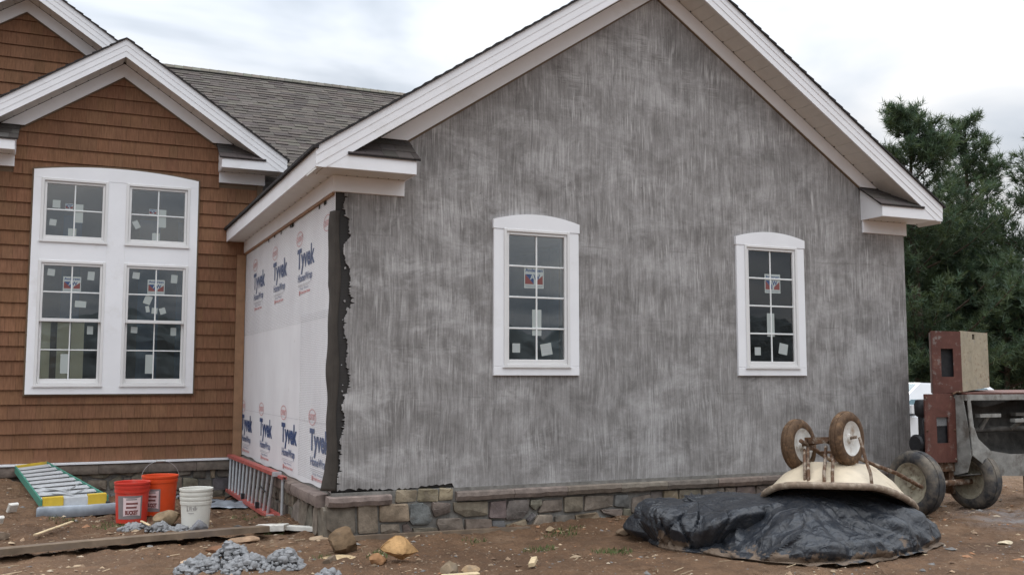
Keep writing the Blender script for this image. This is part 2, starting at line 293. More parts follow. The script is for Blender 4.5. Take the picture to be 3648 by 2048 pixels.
# ---------------------------------------------------------------- geometry helpers
WORLD = {}
def empty(name, loc, label=None, cat=None, group=None, kind=None):
    o = bpy.data.objects.new(name, None); COL.objects.link(o); o.location = loc; o.empty_display_size = .2
    WORLD[o.name] = Vector(loc); tag(o, label, cat, group, kind); return o
def tag(o, label=None, cat=None, group=None, kind=None):
    if label: o['label'] = label
    if cat: o['category'] = cat
    if group: o['group'] = group
    if kind: o['kind'] = kind
class MB:
    def __init__(s, M=None): s.v = []; s.f = []; s.mi = []; s.tn = []; s.M = M; s.cur = 0; s.tint = None; s.smooth = False
    def add(s, vs, fs):
        b = len(s.v)
        s.v += [tuple(s.M @ Vector(p)) if s.M else tuple(p) for p in vs]
        for f in fs: s.f.append(tuple(b+i for i in f)); s.mi.append(s.cur)
        if s.tint is not None: s.tn += [s.tint]*len(vs)
        return s
    def box(s, x0, x1, y0, y1, z0, z1):
        return s.add([(x0,y0,z0),(x1,y0,z0),(x1,y1,z0),(x0,y1,z0),(x0,y0,z1),(x1,y0,z1),(x1,y1,z1),(x0,y1,z1)],
                     [(0,3,2,1),(4,5,6,7),(0,1,5,4),(1,2,6,5),(2,3,7,6),(3,0,4,7)])
    def bbox(s, x0, x1, y0, y1, z0, z1, c=.004):
        """box with chamfered edges on its -Y side"""
        n = 4
        vs = [(x0,y1,z0),(x1,y1,z0),(x1,y1,z1),(x0,y1,z1),(x0,y0+c,z0),(x1,y0+c,z0),(x1,y0+c,z1),(x0,y0+c,z1),(x0+c,y0,z0+c),(x1-c,y0,z0+c),(x1-c,y0,z1-c),(x0+c,y0,z1-c)]
        fs = [(0,1,2,3)]+[(i,(i+1)%4,4+(i+1)%4,4+i) for i in range(4)]+[(4+i,4+(i+1)%4,8+(i+1)%4,8+i) for i in range(4)]+[(8,9,10,11)]
        return s.add(vs, fs)
    def prism(s, poly, a0, a1, ax='y'):
        """polygon in the plane across ax, extruded along ax"""
        n = len(poly)
        def P(p, a): return {'y': (p[0], a, p[1]), 'x': (a, p[0], p[1]), 'z': (p[0], p[1], a)}[ax]
        return s.add([P(p, a0) for p in poly]+[P(p, a1) for p in poly],
                     [tuple(range(n)), tuple(range(2*n-1, n-1, -1))]+[(i, n+i, n+(i+1) % n, (i+1) % n) for i in range(n)])
    def tube(s, pts, r, n=8, cap=True, closed=False):
        pts = [Vector(p) for p in pts]; m = len(pts); rs = r if isinstance(r, (list, tuple)) else [r]*m
        vs = []; up = None
        for i, p in enumerate(pts):
            if closed: t = pts[(i+1) % m]-pts[i-1]
            else: t = pts[min(i+1, m-1)]-pts[max(i-1, 0)]
            t.normalize()
            if up is None: up = Vector((0, 0, 1)) if abs(t.z) < .9 else Vector((1, 0, 0))
            a = t.cross(up)
            if a.length < 1e-4: a = t.orthogonal()
            a.normalize(); bb = a.cross(t).normalized(); up = bb
            for k in range(n):
                w = 2*math.pi*k/n; vs.append(p+(a*math.cos(w)+bb*math.sin(w))*rs[i])
        fs = []
        for i in range(m if closed else m-1):
            j = (i+1) % m
            for k in range(n): fs.append((i*n+k, i*n+(k+1) % n, j*n+(k+1) % n, j*n+k))
        if cap and not closed: fs += [tuple(range(n-1, -1, -1)), tuple(range((m-1)*n, m*n))]
        return s.add(vs, fs)
    def lathe(s, prof, c=(0, 0, 0), n=40, ax='z', cap=True, a0=0, a1=2*math.pi):
        """profile of (radius, height) turned about ax through c"""
        full = abs(a1-a0-2*math.pi) < 1e-6; m = n if full else n+1; vs = []
        for r, h in prof:
            for k in range(m):
                w = a0+(a1-a0)*k/n; x, y = r*math.cos(w), r*math.sin(w)
                q = {'z': (x, y, h), 'x': (h, x, y), 'y': (x, h, y)}[ax]
                vs.append((c[0]+q[0], c[1]+q[1], c[2]+q[2]))
        fs = []
        for i in range(len(prof)-1):
            for k in range(n):
                k2 = (k+1) % m
                fs.append((i*m+k, i*m+k2, (i+1)*m+k2, (i+1)*m+k))
        return s.add(vs, fs)
    def build(s, name, mats, parent=None, label=None, smooth=None, recalc=True, origin=None, cat=None, group=None, kind=None):
        if not isinstance(mats, (list, tuple)): mats = [mats]
        V = np.array(s.v, float)
        c = V.min(0)*.5+V.max(0)*.5 if origin is None else np.array(origin, float)
        me = bpy.data.meshes.new(name); me.from_pydata([tuple(p) for p in (V-c)], [], s.f)
        for mm in mats: me.materials.append(mm)
        if len(mats) > 1: me.polygons.foreach_set('material_index', s.mi)
        if s.tn:
            a = me.color_attributes.new('tint', 'FLOAT_COLOR', 'POINT')
            a.data.foreach_set('color', np.array([(*t, 1) for t in s.tn], np.float32).ravel())
        if recalc:
            bm = bmesh.new(); bm.from_mesh(me); bmesh.ops.recalc_face_normals(bm, faces=bm.faces); bm.to_mesh(me); bm.free()
        if smooth is not None:
            me.polygons.foreach_set('use_smooth', [True]*len(me.polygons))
            if smooth < 3: me.set_sharp_from_angle(angle=smooth)
        o = bpy.data.objects.new(name, me); COL.objects.link(o)
        pw = WORLD[parent.name] if parent else Vector((0, 0, 0))
        o.location = Vector(c)-pw
        if parent: o.parent = parent
        WORLD[o.name] = Vector(c)
        tag(o, label, cat, group, kind)
        return o
def loops_sheet(mb, outer, holes, y0, y1):
    """flat sheet in xz with holes, given thickness between y0 (front) and y1"""
    bm = bmesh.new(); es = []
    for lp in [outer]+holes:
        vs = [bm.verts.new((p[0], 0, p[1])) for p in lp]
        es += [bm.edges.new((vs[i], vs[(i+1) % len(vs)])) for i in range(len(vs))]
    bmesh.ops.triangle_fill(bm, use_beauty=True, edges=es)
    bm.verts.index_update(); bm.verts.ensure_lookup_table()
    P = [(v.co.x, v.co.z) for v in bm.verts]; n = len(P)
    F = [tuple(v.index for v in f.verts) for f in bm.faces]
    E = [(e.verts[0].index, e.verts[1].index) for e in bm.edges if len(e.link_faces) == 1]
    bm.free()
    mb.add([(x, y0, z) for x, z in P]+[(x, y1, z) for x, z in P], F+[tuple(n+i for i in reversed(f)) for f in F]+[(a, b, n+b, n+a) for a, b in E])
def clip(poly, a, b, c):
    """keep the part of poly where a*x+b*z<=c"""
    out_ = []
    for i in range(len(poly)):
        p, q = poly[i], poly[(i+1) % len(poly)]; dp = a*p[0]+b*p[1]-c; dq = a*q[0]+b*q[1]-c
        if dp <= 0: out_.append(p)
        if (dp < 0 < dq) or (dq < 0 < dp):
            t = dp/(dp-dq); out_.append((p[0]+(q[0]-p[0])*t, p[1]+(q[1]-p[1])*t))
    return out_
def text_geo(body, size, off=0.0, sx=1.0, align='LEFT'):
    cu = bpy.data.curves.new('txt', 'FONT'); cu.body = body; cu.size = size; cu.offset = off; cu.resolution_u = 3; cu.align_x = align
    ob = bpy.data.objects.new('txt', cu); COL.objects.link(ob)
    dg = bpy.context.evaluated_depsgraph_get(); dg.update(); ev = ob.evaluated_get(dg); me = ev.to_mesh()
    vs = [(v.co.x*sx, v.co.y) for v in me.vertices]; fs = [tuple(p.vertices) for p in me.polygons]
    ev.to_mesh_clear(); bpy.data.objects.remove(ob); bpy.data.curves.remove(cu)
    return vs, fs
def put_text(mb, body, size, fn, width=None, off=0.0, sx=1.0):
    """fn maps (u,v) of the lettering to a 3D point; width stretches it to that length"""
    vs, fs = text_geo(body, size, off)
    if not vs: return
    x0 = min(v[0] for v in vs); x1 = max(v[0] for v in vs); k = sx if width is None else width/(x1-x0)
    mb.add([fn((v[0]-x0)*k, v[1]) for v in vs], fs)

# ---------------------------------------------------------------- ground
GZ = -.455
def gh(x, y):
    x = np.asarray(x, float); y = np.asarray(y, float)
    z = GZ+(fbm(x*.55+9, y*.55+3, 1, 3)-.5)*.05+(fbm(x*2.3, y*2.3, 5, 4)-.5)*.075
    near = np.clip((14-np.hypot(x-2, y))/10, 0, 1)
    z = z+near*((fbm(x*7, y*7, 9, 5, .6)-.5)*.085)
    z = z+.27*np.exp(-(((x+3.15)/.75)**2+((y-4.55)/.75)**2))+.10*np.exp(-(((x+2.6)/.8)**2+((y-3.3)/.7)**2))
    z = z+.05*np.exp(-(((x+.8)/.8)**2+((y-2.6)/.5)**2))
    z = z+.035*np.exp(-(((x-1.2)/2.6)**2+((y+.05)/.35)**2))
    z = z-.10*np.clip((x+.95)/.35, 0, 1)*np.clip((.6-x)/.4, 0, 1)*np.clip((y-1.75)/.5, 0, 1)*np.clip((12-y)/3, 0, 1)-.07*np.clip((y-3.7)/.5, 0, 1)*np.clip((x+2.5)/.4, 0, 1)*np.clip((.6-x)/.4, 0, 1)*np.clip((12-y)/3, 0, 1)
    lump = np.clip((y-.6)/.8, 0, 1)*np.clip((1-x)/.6, 0, 1)*near
    z = z+lump*(np.abs(fbm(x*5+3, y*5, 41, 4)-.5)*.16-.02)
    rough = np.clip((x-7.2)/1.2, 0, 1)*np.clip((y+1.6)/1.5, 0, 1)*np.clip((30-x)/10, 0, 1)
    z = z+rough*((fbm(x*2.6+5, y*2.6, 21, 4)-.42)*.22)
    flat = np.exp(-(((x-3.9)/1.7)**4+((y+2.0)/1.1)**4))
    return z*(1-flat*.8)+(GZ)*flat*.8
def axis(a, b, step, far):
    mid = np.arange(a, b+step/2, step); g = []; d = step; c = b
    while c < far: d *= 1.16; c += d; g.append(c)
    g2 = []; d = step; c = a
    while c > -far: d *= 1.16; c -= d; g2.append(c)
    return np.concatenate([np.array(g2[::-1]), mid, np.array(g)])
gx = axis(-4.2, 10.0, .032, 420); gy = axis(-4.6, 5.2, .032, 420)
XX, YY = np.meshgrid(gx, gy, indexing='ij'); ZZ = gh(XX, YY)
nx, ny = XX.shape
me = bpy.data.meshes.new('ground'); idx = np.arange(nx*ny).reshape(nx, ny)
q = np.stack([idx[:-1, :-1], idx[1:, :-1], idx[1:, 1:], idx[:-1, 1:]], -1).reshape(-1, 4)
me.vertices.add(nx*ny); me.vertices.foreach_set('co', np.stack([XX, YY, ZZ], -1).astype(np.float32).ravel())
me.loops.add(q.size); me.loops.foreach_set('vertex_index', q.ravel().astype(np.int32))
me.polygons.add(len(q)); me.polygons.foreach_set('loop_start', np.arange(0, q.size, 4, dtype=np.int32)); me.polygons.foreach_set('use_smooth', np.ones(len(q), bool))
me.update(calc_edges=True); me.materials.append(MT['dirt'])
ground = bpy.data.objects.new('ground', me); COL.objects.link(ground); tag(ground, 'churned brown construction dirt around the house', None, None, 'structure')
def g1(x, y):
    i = min(max(int(np.searchsorted(gx, x))-1, 0), nx-2); j = min(max(int(np.searchsorted(gy, y))-1, 0), ny-2)
    a = (x-gx[i])/(gx[i+1]-gx[i]); b_ = (y-gy[j])/(gy[j+1]-gy[j])
    return float((ZZ[i, j]*(1-a)+ZZ[i+1, j]*a)*(1-b_)+(ZZ[i, j+1]*(1-a)+ZZ[i+1, j+1]*a)*b_)
FRONT_STONES = [([(-0.049,-0.131),(0.221,-0.142),(0.222,-0.405),(0.022,-0.398),(-0.039,-0.349)],'b'),([(0.246,-0.144),(0.428,-0.156),(0.452,-0.413),(0.252,-0.407)],'t'),([(0.463,-0.152),(0.738,-0.163),(0.751,-0.318),(0.465,-0.309)],'o'),([(0.774,-0.171),(0.882,-0.161),(0.948,-0.194),(0.985,-0.305),(0.956,-0.36),(0.79,-0.358),(0.757,-0.318)],'g'),([(0.991,-0.158),(1.175,-0.179),(1.168,-0.26),(1.014,-0.293),(0.984,-0.223)],'b'),([(1.213,-0.174),(1.575,-0.179),(1.568,-0.31),(1.325,-0.31),(1.22,-0.25)],'b'),([(0.472,-0.339),(0.655,-0.347),(0.656,-0.426),(0.476,-0.418)],'t'),([(0.69,-0.361),(0.74,-0.347),(0.791,-0.428),(0.698,-0.427)],'d'),([(0.798,-0.39),(1.037,-0.402),(1.047,-0.441),(0.798,-0.431)],'b'),([(1.051,-0.322),(1.295,-0.322),(1.311,-0.447),(1.074,-0.443),(1.037,-0.362)],'b'),([(1.337,-0.341),(1.614,-0.355),(1.611,-0.463),(1.341,-0.451)],'b'),([(1.603,-0.187),(1.776,-0.182),(1.768,-0.35),(1.591,-0.339)],'p'),([(1.8,-0.183),(2.02,-0.183),(2.012,-0.307),(1.957,-0.36),(1.784,-0.371),(1.761,-0.321)],'p'),([(2.052,-0.184),(2.172,-0.188),(2.164,-0.244),(2.092,-0.29),(2.039,-0.238)],'t'),([(2.189,-0.203),(2.408,-0.199),(2.404,-0.314),(2.132,-0.321)],'b'),([(2.433,-0.179),(2.649,-0.182),(2.639,-0.327),(2.437,-0.33)],'b'),([(2.682,-0.177),(3.022,-0.186),(3.012,-0.296),(2.858,-0.313),(2.672,-0.329)],'b'),([(3.039,-0.187),(3.196,-0.187),(3.206,-0.321),(3.029,-0.301)],'g'),([(3.256,-0.227),(3.469,-0.2),(3.448,-0.386),(3.237,-0.382)],'b'),([(1.629,-0.369),(1.761,-0.384),(1.768,-0.454),(1.629,-0.464)],'g'),([(1.784,-0.42),(1.996,-0.377),(2.012,-0.462),(1.878,-0.479),(1.776,-0.462)],'o'),([(2.004,-0.377),(2.076,-0.318),(2.1,-0.34),(2.02,-0.406)],'g'),([(2.052,-0.458),(2.132,-0.342),(2.293,-0.351),(2.296,-0.466),(2.099,-0.503)],'t'),([(2.326,-0.367),(2.539,-0.358),(2.555,-0.453),(2.325,-0.489)],'b'),([(2.564,-0.366),(2.824,-0.352),(2.857,-0.427),(2.671,-0.496),(2.571,-0.475)],'o'),([(2.861,-0.328),(3.115,-0.338),(3.106,-0.426),(2.892,-0.363)],'t'),([(2.866,-0.398),(2.976,-0.434),(2.993,-0.479),(2.823,-0.483)],'g'),([(3.142,-0.332),(3.223,-0.341),(3.218,-0.47),(3.131,-0.457)],'b'),([(3.245,-0.397),(3.448,-0.416),(3.446,-0.521),(3.227,-0.463)],'o')]
BACK_STONES = [([(-2.002,-0.127),(-1.742,-0.128),(-1.705,-0.219),(-1.787,-0.288),(-1.939,-0.273),(-1.999,-0.225)],'t'),([(-1.717,-0.125),(-1.313,-0.131),(-1.464,-0.274),(-1.671,-0.22)],'t'),([(-1.45,-0.293),(-1.299,-0.148),(-1.215,-0.229),(-1.246,-0.338),(-1.446,-0.324)],'t'),([(-1.199,-0.175),(-0.996,-0.183),(-1.002,-0.302),(-1.169,-0.304)],'b'),([(-0.978,-0.193),(-0.886,-0.196),(-0.886,-0.307),(-0.98,-0.303)],'g'),([(-0.863,-0.197),(-0.674,-0.195),(-0.69,-0.282),(-0.851,-0.29)],'b'),([(-0.657,-0.186),(-0.49,-0.183),(-0.489,-0.333),(-0.653,-0.326)],'d'),([(-0.429,-0.195),(-0.361,-0.197),(-0.361,-0.338),(-0.42,-0.335)],'o'),([(-0.337,-0.189),(-0.115,-0.187),(-0.117,-0.329),(-0.325,-0.321)],'d'),([(-1.996,-0.306),(-1.761,-0.316),(-1.765,-0.432),(-1.992,-0.422)],'b'),([(-1.735,-0.335),(-1.589,-0.245),(-1.56,-0.388),(-1.714,-0.444)],'t'),([(-1.558,-0.288),(-1.467,-0.287),(-1.459,-0.446),(-1.541,-0.443)],'d'),([(-1.445,-0.347),(-1.237,-0.356),(-1.242,-0.456),(-1.442,-0.447)],'b'),([(-1.22,-0.33),(-0.992,-0.33),(-0.997,-0.468),(-1.216,-0.467)],'d'),([(-0.974,-0.331),(-0.806,-0.319),(-0.801,-0.477),(-0.97,-0.478)],'b'),([(-0.784,-0.32),(-0.589,-0.347),(-0.586,-0.468),(-0.78,-0.469)],'b'),([(-0.561,-0.358),(-0.412,-0.364),(-0.408,-0.495),(-0.558,-0.497)],'d'),([(-0.388,-0.346),(-0.139,-0.347),(-0.135,-0.507),(-0.384,-0.505)],'g')]
# ---------------------------------------------------------------- house
house = empty('house', (3.64, 2.5, -.5), 'unfinished house with a grey stucco gable wing and a brown shingled gable wing', 'house')
S = 2/3.
def tone(a=.15, base=(1, 1, 1), hue=.04):
    k = 1+rnd.uniform(-a, a); return tuple(max(.02, c*k*(1+rnd.uniform(-hue, hue))) for c in base)

def gable_trim(xc, yw, hw, zap, ret=.62, ev=.288, oh=.38, sides=(-1, 1), returns=(-1, 1), tex=''):
    """white rake boards, friezes, soffits and boxed eave returns of one gable; yw = wall face"""
    zt = zap-S*(hw+ev); yf = yw-oh
    for sg in sides:
        X = lambda d: xc+sg*d
        tipd = hw+ev
        # rake board in three stepped strips
        mb = MB(); lo_end = tipd-.062/S
        for t0, t1, pr in ((0, .082, .010), (.082, .165, .005), (.165, .245, 0)):
            poly = [(X(0), zap-t0), (X(tipd), zt-t0), (X(tipd), zt-min(t1, .183)), (X(0), zap-t1)]
            if t1 > .2: poly = [(X(0), zap-t0), (X(tipd), zt-t0), (X(tipd), zt-.183), (X(lo_end), zt-.183), (X(0), zap-t1)]
            mb.prism(poly, yf-pr, yf+.022)
        mb.build('rake_board', MT['trim'], house)
        # frieze on the wall
        zc_ = zt+.233
        mb = MB(); d0 = (zap-.245-zc_)/S; d1 = (zap-.43-zc_)/S
        mb.prism([(X(0), zap-.245), (X(d0), zc_), (X(d1), zc_), (X(0), zap-.43)], yw-.04, yw+.01)
        mb.build('rake_frieze', MT['trim'], house)
        # thin wood edge below the frieze
        mb = MB(); mb.prism([(X(0), zap-.431), (X(d1+.02), zc_-.001-.0), (X(d1-.02), zc_-.012), (X(0), zap-.450)], yw-.028, yw+.008)
        mb.build('frieze_edge', MT['jtrim'], house)
        # soffit: a run of vinyl panels under the rake
        zs = lambda d: zap-.238-S*d
        mb = MB(); mb.prism([(X(0), zs(0)+.03), (X(tipd), zs(tipd)+.03), (X(tipd), zs(tipd)+.05), (X(0), zs(0)+.05)], yf+.022, yw)
        back = mb.build('rake_soffit', MT['soffit'], house)
        d = .02; w = .148
        while d < tipd-.1:
            e = min(d+w-.004, tipd-.08)
            mb = MB(); mb.prism([(X(d), zs(d)), (X(e), zs(e)), (X(e), zs(e)+.028), (X(d), zs(d)+.028)], yf+.024, yw-.041)
            mb.build('soffit_panel', MT['soffit'], back)
            mb = MB(); mb.prism([(X(e-.012), zs(e-.012)-.002), (X(e), zs(e)-.002), (X(e), zs(e)+.001), (X(e-.012), zs(e-.012)+.001)], yw-.062, yw-.046)
            mb.build('vent_notch', MT['dark'], back)
            d += w
    for sg in returns:
        X = lambda d: xc+sg*d
        tipd = hw+ev; inn = hw-ret
        mb = MB()
        a, b_ = sorted((X(inn), X(tipd-.02)))
        mb.bbox(a, b_, yf+.004, yf+.024, zt-.18, zt-.042)
        # end panel that follows the little roof
        e0, e1 = sorted((X(inn), X(inn+.02)))
        mb.prism([(yf+.026, zt-.18), (yf+.026, zt-.045), (yw-.002, zt+.228), (yw-.002, zt-.18)], e0, e1, 'x')
        rb = mb.build('eave_return', MT['trim'], house)
        mb = MB(); a, b_ = sorted((X(inn+.022), X(tipd-.004))); mb.box(a, b_, yf+.026, yw-.002, zt-.176, zt-.160)
        mb.build('return_soffit', MT['soffit'], rb)
        k = inn+.08
        while k < hw+.02:
            x = X(k); mb = MB(); mb.box(x-.006, x+.006, yw-.066, yw-.054, zt-.179, zt-.1765); mb.build('vent_notch', MT['dark'], rb); k += .105
        mb = MB(); a, b_ = sorted((X(inn+.012), X(hw+.04))); mb.bbox(a, b_, yw-.04, yw-.001, zt-.335, zt-.177)
        mb.build('return_frieze', MT['trim'], house)
        # sloping top with its own shingle tabs
        x_in, x_out = X(inn-.035), X(tipd-.30)
        y0, z0, y1, z1 = yf-.012, zt-.036, yw-.003, zt+.238
        mb = MB(); a, b_ = sorted((x_in, x_out)); mb.prism([(y0, z0-.012), (y0, z0), (y1, z1), (y1, z1-.012)], a, b_, 'x')
        rr = mb.build('return_roof', MT['roofedge'], house)
        nC = 3
        for c in range(nC):
            f0 = c/nC; f1 = (c+1)/nC+.02; x = a
            while x < b_-.02:
                w = rnd.uniform(.13, .26); xe = min(x+w, b_)
                mb = MB(); mb.tint = tone(.22, (.098, .088, .085))
                ya, za = y0+(y1-y0)*f0-.004, z0+(z1-z0)*f0+.012; yb, zb = y0+(y1-y0)*min(f1, 1), z0+(z1-z0)*min(f1, 1)+.003
                mb.prism([(ya, za-.010), (ya, za), (yb, zb), (yb, zb-.003)], x+.001, xe-.002, 'x')
                mb.build('shingle', MT['roofsh'], rr); x = xe
    return zt
def roof_slab(name, xc, y0, y1, hw, zap, ev=.288, sides=(-1, 1)):
    """asphalt roof with a stepped shingle profile"""
    for sg in sides:
        tipd = hw+ev+.03; top = []; n = int(tipd/.106)
        pts = []
        for i in range(n+1):
            d = tipd*(1-i/n); z = zap-S*d
            pts.append((d, z+.030+(i % 3)*.002)); 
            if i < n: d2 = tipd*(1-(i+1)/n); pts.append((d2, zap-S*d2+.017))
        poly = [(xc+sg*d, z) for d, z in pts]+[(xc, zap+.001), (xc+sg*tipd, zap-S*tipd+.001)]
        mb = MB(); mb.prism(poly, y0, y1); mb.build(name, MT['roofedge'], house)

# ============ stucco wing
L = 7.28; XC = 3.64; ZAP = 5.786; EV = .288
zt = gable_trim(XC, 0, XC, ZAP, ret=.69)
roof_slab('roof', XC, -.412, 8.6, XC, ZAP)
WIN = [(1.6375, 1.0708), (4.6731, 1.0708)]; WW, WH = .9841, 1.62
def opening(x, z): return [(x+.125, z+.10), (x+WW-.125, z+.10), (x+WW-.125, z+1.51), (x+.125, z+1.51)]
holes = [opening(*w) for w in WIN]
top_w = lambda x: ZAP-.30-S*abs(x-XC)
# black paper / lath backing wall
mb = MB(); loops_sheet(mb, [(0, -.02), (L, -.02), (L, top_w(L)), (XC, top_w(XC)), (0, top_w(0))], holes, 0.0, .14)
mb.build('lath_backing', MT['lath'], house, 'black metal lath showing at the unfinished corner')
# stucco coat: ragged left and lower edges
jag = [(.05, -.015)]
key = [(0.0, .05), (.2, .065), (.38, .085), (.6, .105), (.77, .125), (.95, .165), (1.17, .175), (1.35, .155), (1.5, .165), (1.65, .14), (1.82, .15), (1.98, .185), (2.1, .17), (2.25, .14), (2.36, .125), (2.42, .19), (2.5, .13), (2.6, .10), (2.75, .085), (2.80, .09)]
kz = [k[0] for k in key]; kx = [k[1] for k in key]
left_edge = []
z = .0
while z < 2.79:
    lobe = (float(fbm(np.array([z*5.0]), np.array([2.0]), 77, 4)[0])-.5)*.15
    xx = max(.052, .05+(float(np.interp(z, kz, kx))-.05)*.78+lobe*.8+rnd.uniform(-.007, .006))
    if rnd.random() < .08: xx = max(.052, xx+rnd.choice((-1, 1))*rnd.uniform(.012, .035))
    left_edge.append((xx, z)); z += rnd.uniform(.004, .014)
outer = []
x = .055
bot = []
while x < L-.03:
    rag = .012 if x < 1.25 else .006
    if x < .62: zb = -.012
    elif x < 1.22: zb = -.006
    else: zb = -.045
    bot.append((x, zb+rnd.uniform(-rag, rag)+.010*math.sin(x*7))); x += rnd.uniform(.015, .035)
outer = bot+[(L+.004, 0), (L+.004, top_w(L)), (XC, top_w(XC)), (.08, top_w(.08)), (.08, 2.80)]+left_edge[::-1]
mb = MB(); loops_sheet(mb, outer, holes, -.018, -.0005)
mb.build('stucco_wall', MT['stucco'], house, 'grey scratch-coat stucco gable wall with raked vertical streaks')
# small islands of stucco stuck on the lath
for (x, z, r) in ((.13, 1.70, .022), (.10, 1.78, .012), (.15, 1.52, .018), (.10, 2.1, .012), (.09, .92, .01), (.16, 2.30, .016)):
    mb = MB(); mb.prism([(x+r*rnd.uniform(.5, 1.2)*math.cos(k*.7), z+r*rnd.uniform(.5, 1.2)*math.sin(k*.7)) for k in range(9)], -.010, -.0005)
    mb.build('stucco_dab', MT['stucco'], house)
for (x, z) in ((.085, 1.60), (.10, 1.43), (.08, 1.17), (.095, .98)):
    mb = MB(); mb.lathe([(0, -.005), (.004, -.004), (.005, -.001)], (x, 0, z), 8, 'y'); mb.build('nail_head', MT['alu'], house)
# lath folded round the corner, free wavy edge on the side wall
vs = []; nz = 90
for i in range(nz+1):
    z = -.01+2.66*i/nz
    w = .135+.018*math.sin(z*4.1)+.012*math.sin(z*11+1)+(.03*math.exp(-((z-1.95)/.05)**2))-(.03*math.exp(-((z-.03)/.1)**2))
    bul = .022+.012*math.sin(z*5+2)+.006*math.sin(z*13)
    if z < .15: bul += .04*(1-z/.15)
    xe = .045+.012*math.sin(z*7)
    row = [(xe, -.006), (.02, -.010), (-.004, -.014), (-.018, .004), (-.012-bul*.6, w*.4), (-.006-bul, w*.75), (-.004-bul*.9, w)]
    vs += [(a, b, z) for a, b in row]
k = 7; fs = [(i*k+j, i*k+j+1, (i+1)*k+j+1, (i+1)*k+j) for i in range(nz) for j in range(k-1)]
mb = MB(); mb.add(vs, fs); o = mb.build('lath_fold', MT['lathfold'], house, 'brown lath strip folded loosely round the wall corner', smooth=1.0, recalc=False)
sm = o.modifiers.new('thick', 'SOLIDIFY'); sm.thickness = .004
# house wrap on the side wall
D = 5.2
mb = MB(); ny_, nz_ = 60, 30
Yv = np.linspace(.0, D, ny_+1); Zv = np.linspace(-.03, 2.86, nz_+1)
vs = [(-.001-.004*float(vnoise(y*1.3, z*.9, 3))-.002*float(vnoise(y*6, z*3, 8)), y, z+(.010*math.sin(y*3.1)+.006*math.sin(y*9) if z < 0 else 0)) for y in Yv for z in Zv]
k = nz_+1; fs = [(i*k+j, i*k+j+1, (i+1)*k+j+1, (i+1)*k+j) for i in range(ny_) for j in range(nz_)]
mb.add(vs, fs); wrap = mb.build('house_wrap', MT['wrap'], house, 'white printed house wrap on the side wall', smooth=3.2, recalc=False)
mb = MB(); mb.box(.004, .14, .14, D, -.03, 3.0); mb.build('side_sheathing', MT['lath'], house)
# netting over the wrap: whole upper half, and the near strip lower down
mb = MB(); mb.add([(-.0100, 0, 1.636), (-.0100, D-.02, 1.636), (-.0100, D-.02, 2.80), (-.0100, 0, 2.80)], [(0, 1, 2, 3)])
mb.add([(-.0102, 0, .02), (-.0102, 1.42, .02), (-.0102, 1.42, 1.72), (-.0102, 0, 1.72)], [(0, 1, 2, 3)])
mb.build('lath_netting', MT['netting'], house, recalc=False)
def print_block(ya, zb, words=True):
    """one repeat of the printed wrap; ya = left edge (far side), zb = baseline of the big word"""
    F = lambda y, z, e=0.0: (lambda u, v: (-.0072-e, y-u, z+v))
    mb = MB()
    n = 36; yc = ya-.10; zc_ = zb+.325
    for (ra, rb, ha, hb) in ((.165, .150, .083, .075),):
        vs = [(-.0072, yc+ra*math.cos(2*math.pi*i/n), zc_+ha*math.sin(2*math.pi*i/n)) for i in range(n)]+[(-.0072, yc+rb*math.cos(2*math.pi*i/n), zc_+hb*math.sin(2*math.pi*i/n)) for i in range(n)]
        mb.add(vs, [(i, (i+1) % n, n+(i+1) % n, n+i) for i in range(n)])
    put_text(mb, 'DUPONT', .085, F(yc+.125, zc_-.028), .25, .002)
    if words:
        mb.cur = 1
        put_text(mb, 'Tyvek', .292, F(ya, zb), .85, .0115)
        mb.cur = 2
        put_text(mb, 'HomeWrap', .118, F(ya-.05, zb-.155), .70, .003)
        mb.cur = 3
        for i, (dz, w) in enumerate(((-.195, .62), (-.212, .55))): mb.add([F(ya-.06, zb+dz)(0, 0), F(ya-.06, zb+dz)(w, 0), F(ya-.06, zb+dz)(w, .005), F(ya-.06, zb+dz)(0, .005)], [(0, 1, 2, 3)])
        mb.cur = 2
        put_text(mb, 'Energy  Moisture', .032, F(ya-.16, zb-.245), .42)
        mb.cur = 0
        put_text(mb, 'protect your home', .045, F(ya-.16, zb-.292), .5, .002)
        f = F(ya-.12, zb-.305); mb.add([f(0, 0), f(.05, 0), f(.07, .05), f(0, .05)], [(0, 1, 2, 3)])
    mb.build('print', [MT['pinkprint'], MT['navy'], MT['navylight'], MT['greyprint']], wrap, recalc=False)
for ya in (4.494, 3.09, 1.68): print_block(ya, 2.250)
print_block(.40, 2.250, False)
for ya in (5.21, 3.79, 2.375, .915): print_block(ya, .325)
# white seams of the wrap tape
mb = MB(); mb.add([(-.0068, 0, .60), (-.0068, D, .60), (-.0068, D, .603), (-.0068, 0, .603)], [(0, 1, 2, 3)])
mb.add([(-.0068, 1.42, .0), (-.0068, 1.425, .0), (-.0068, 1.425, 1.63), (-.0068, 1.42, 1.63)], [(0, 1, 2, 3)]); mb.build('wrap_seam', MT['greyprint'], wrap, recalc=False)
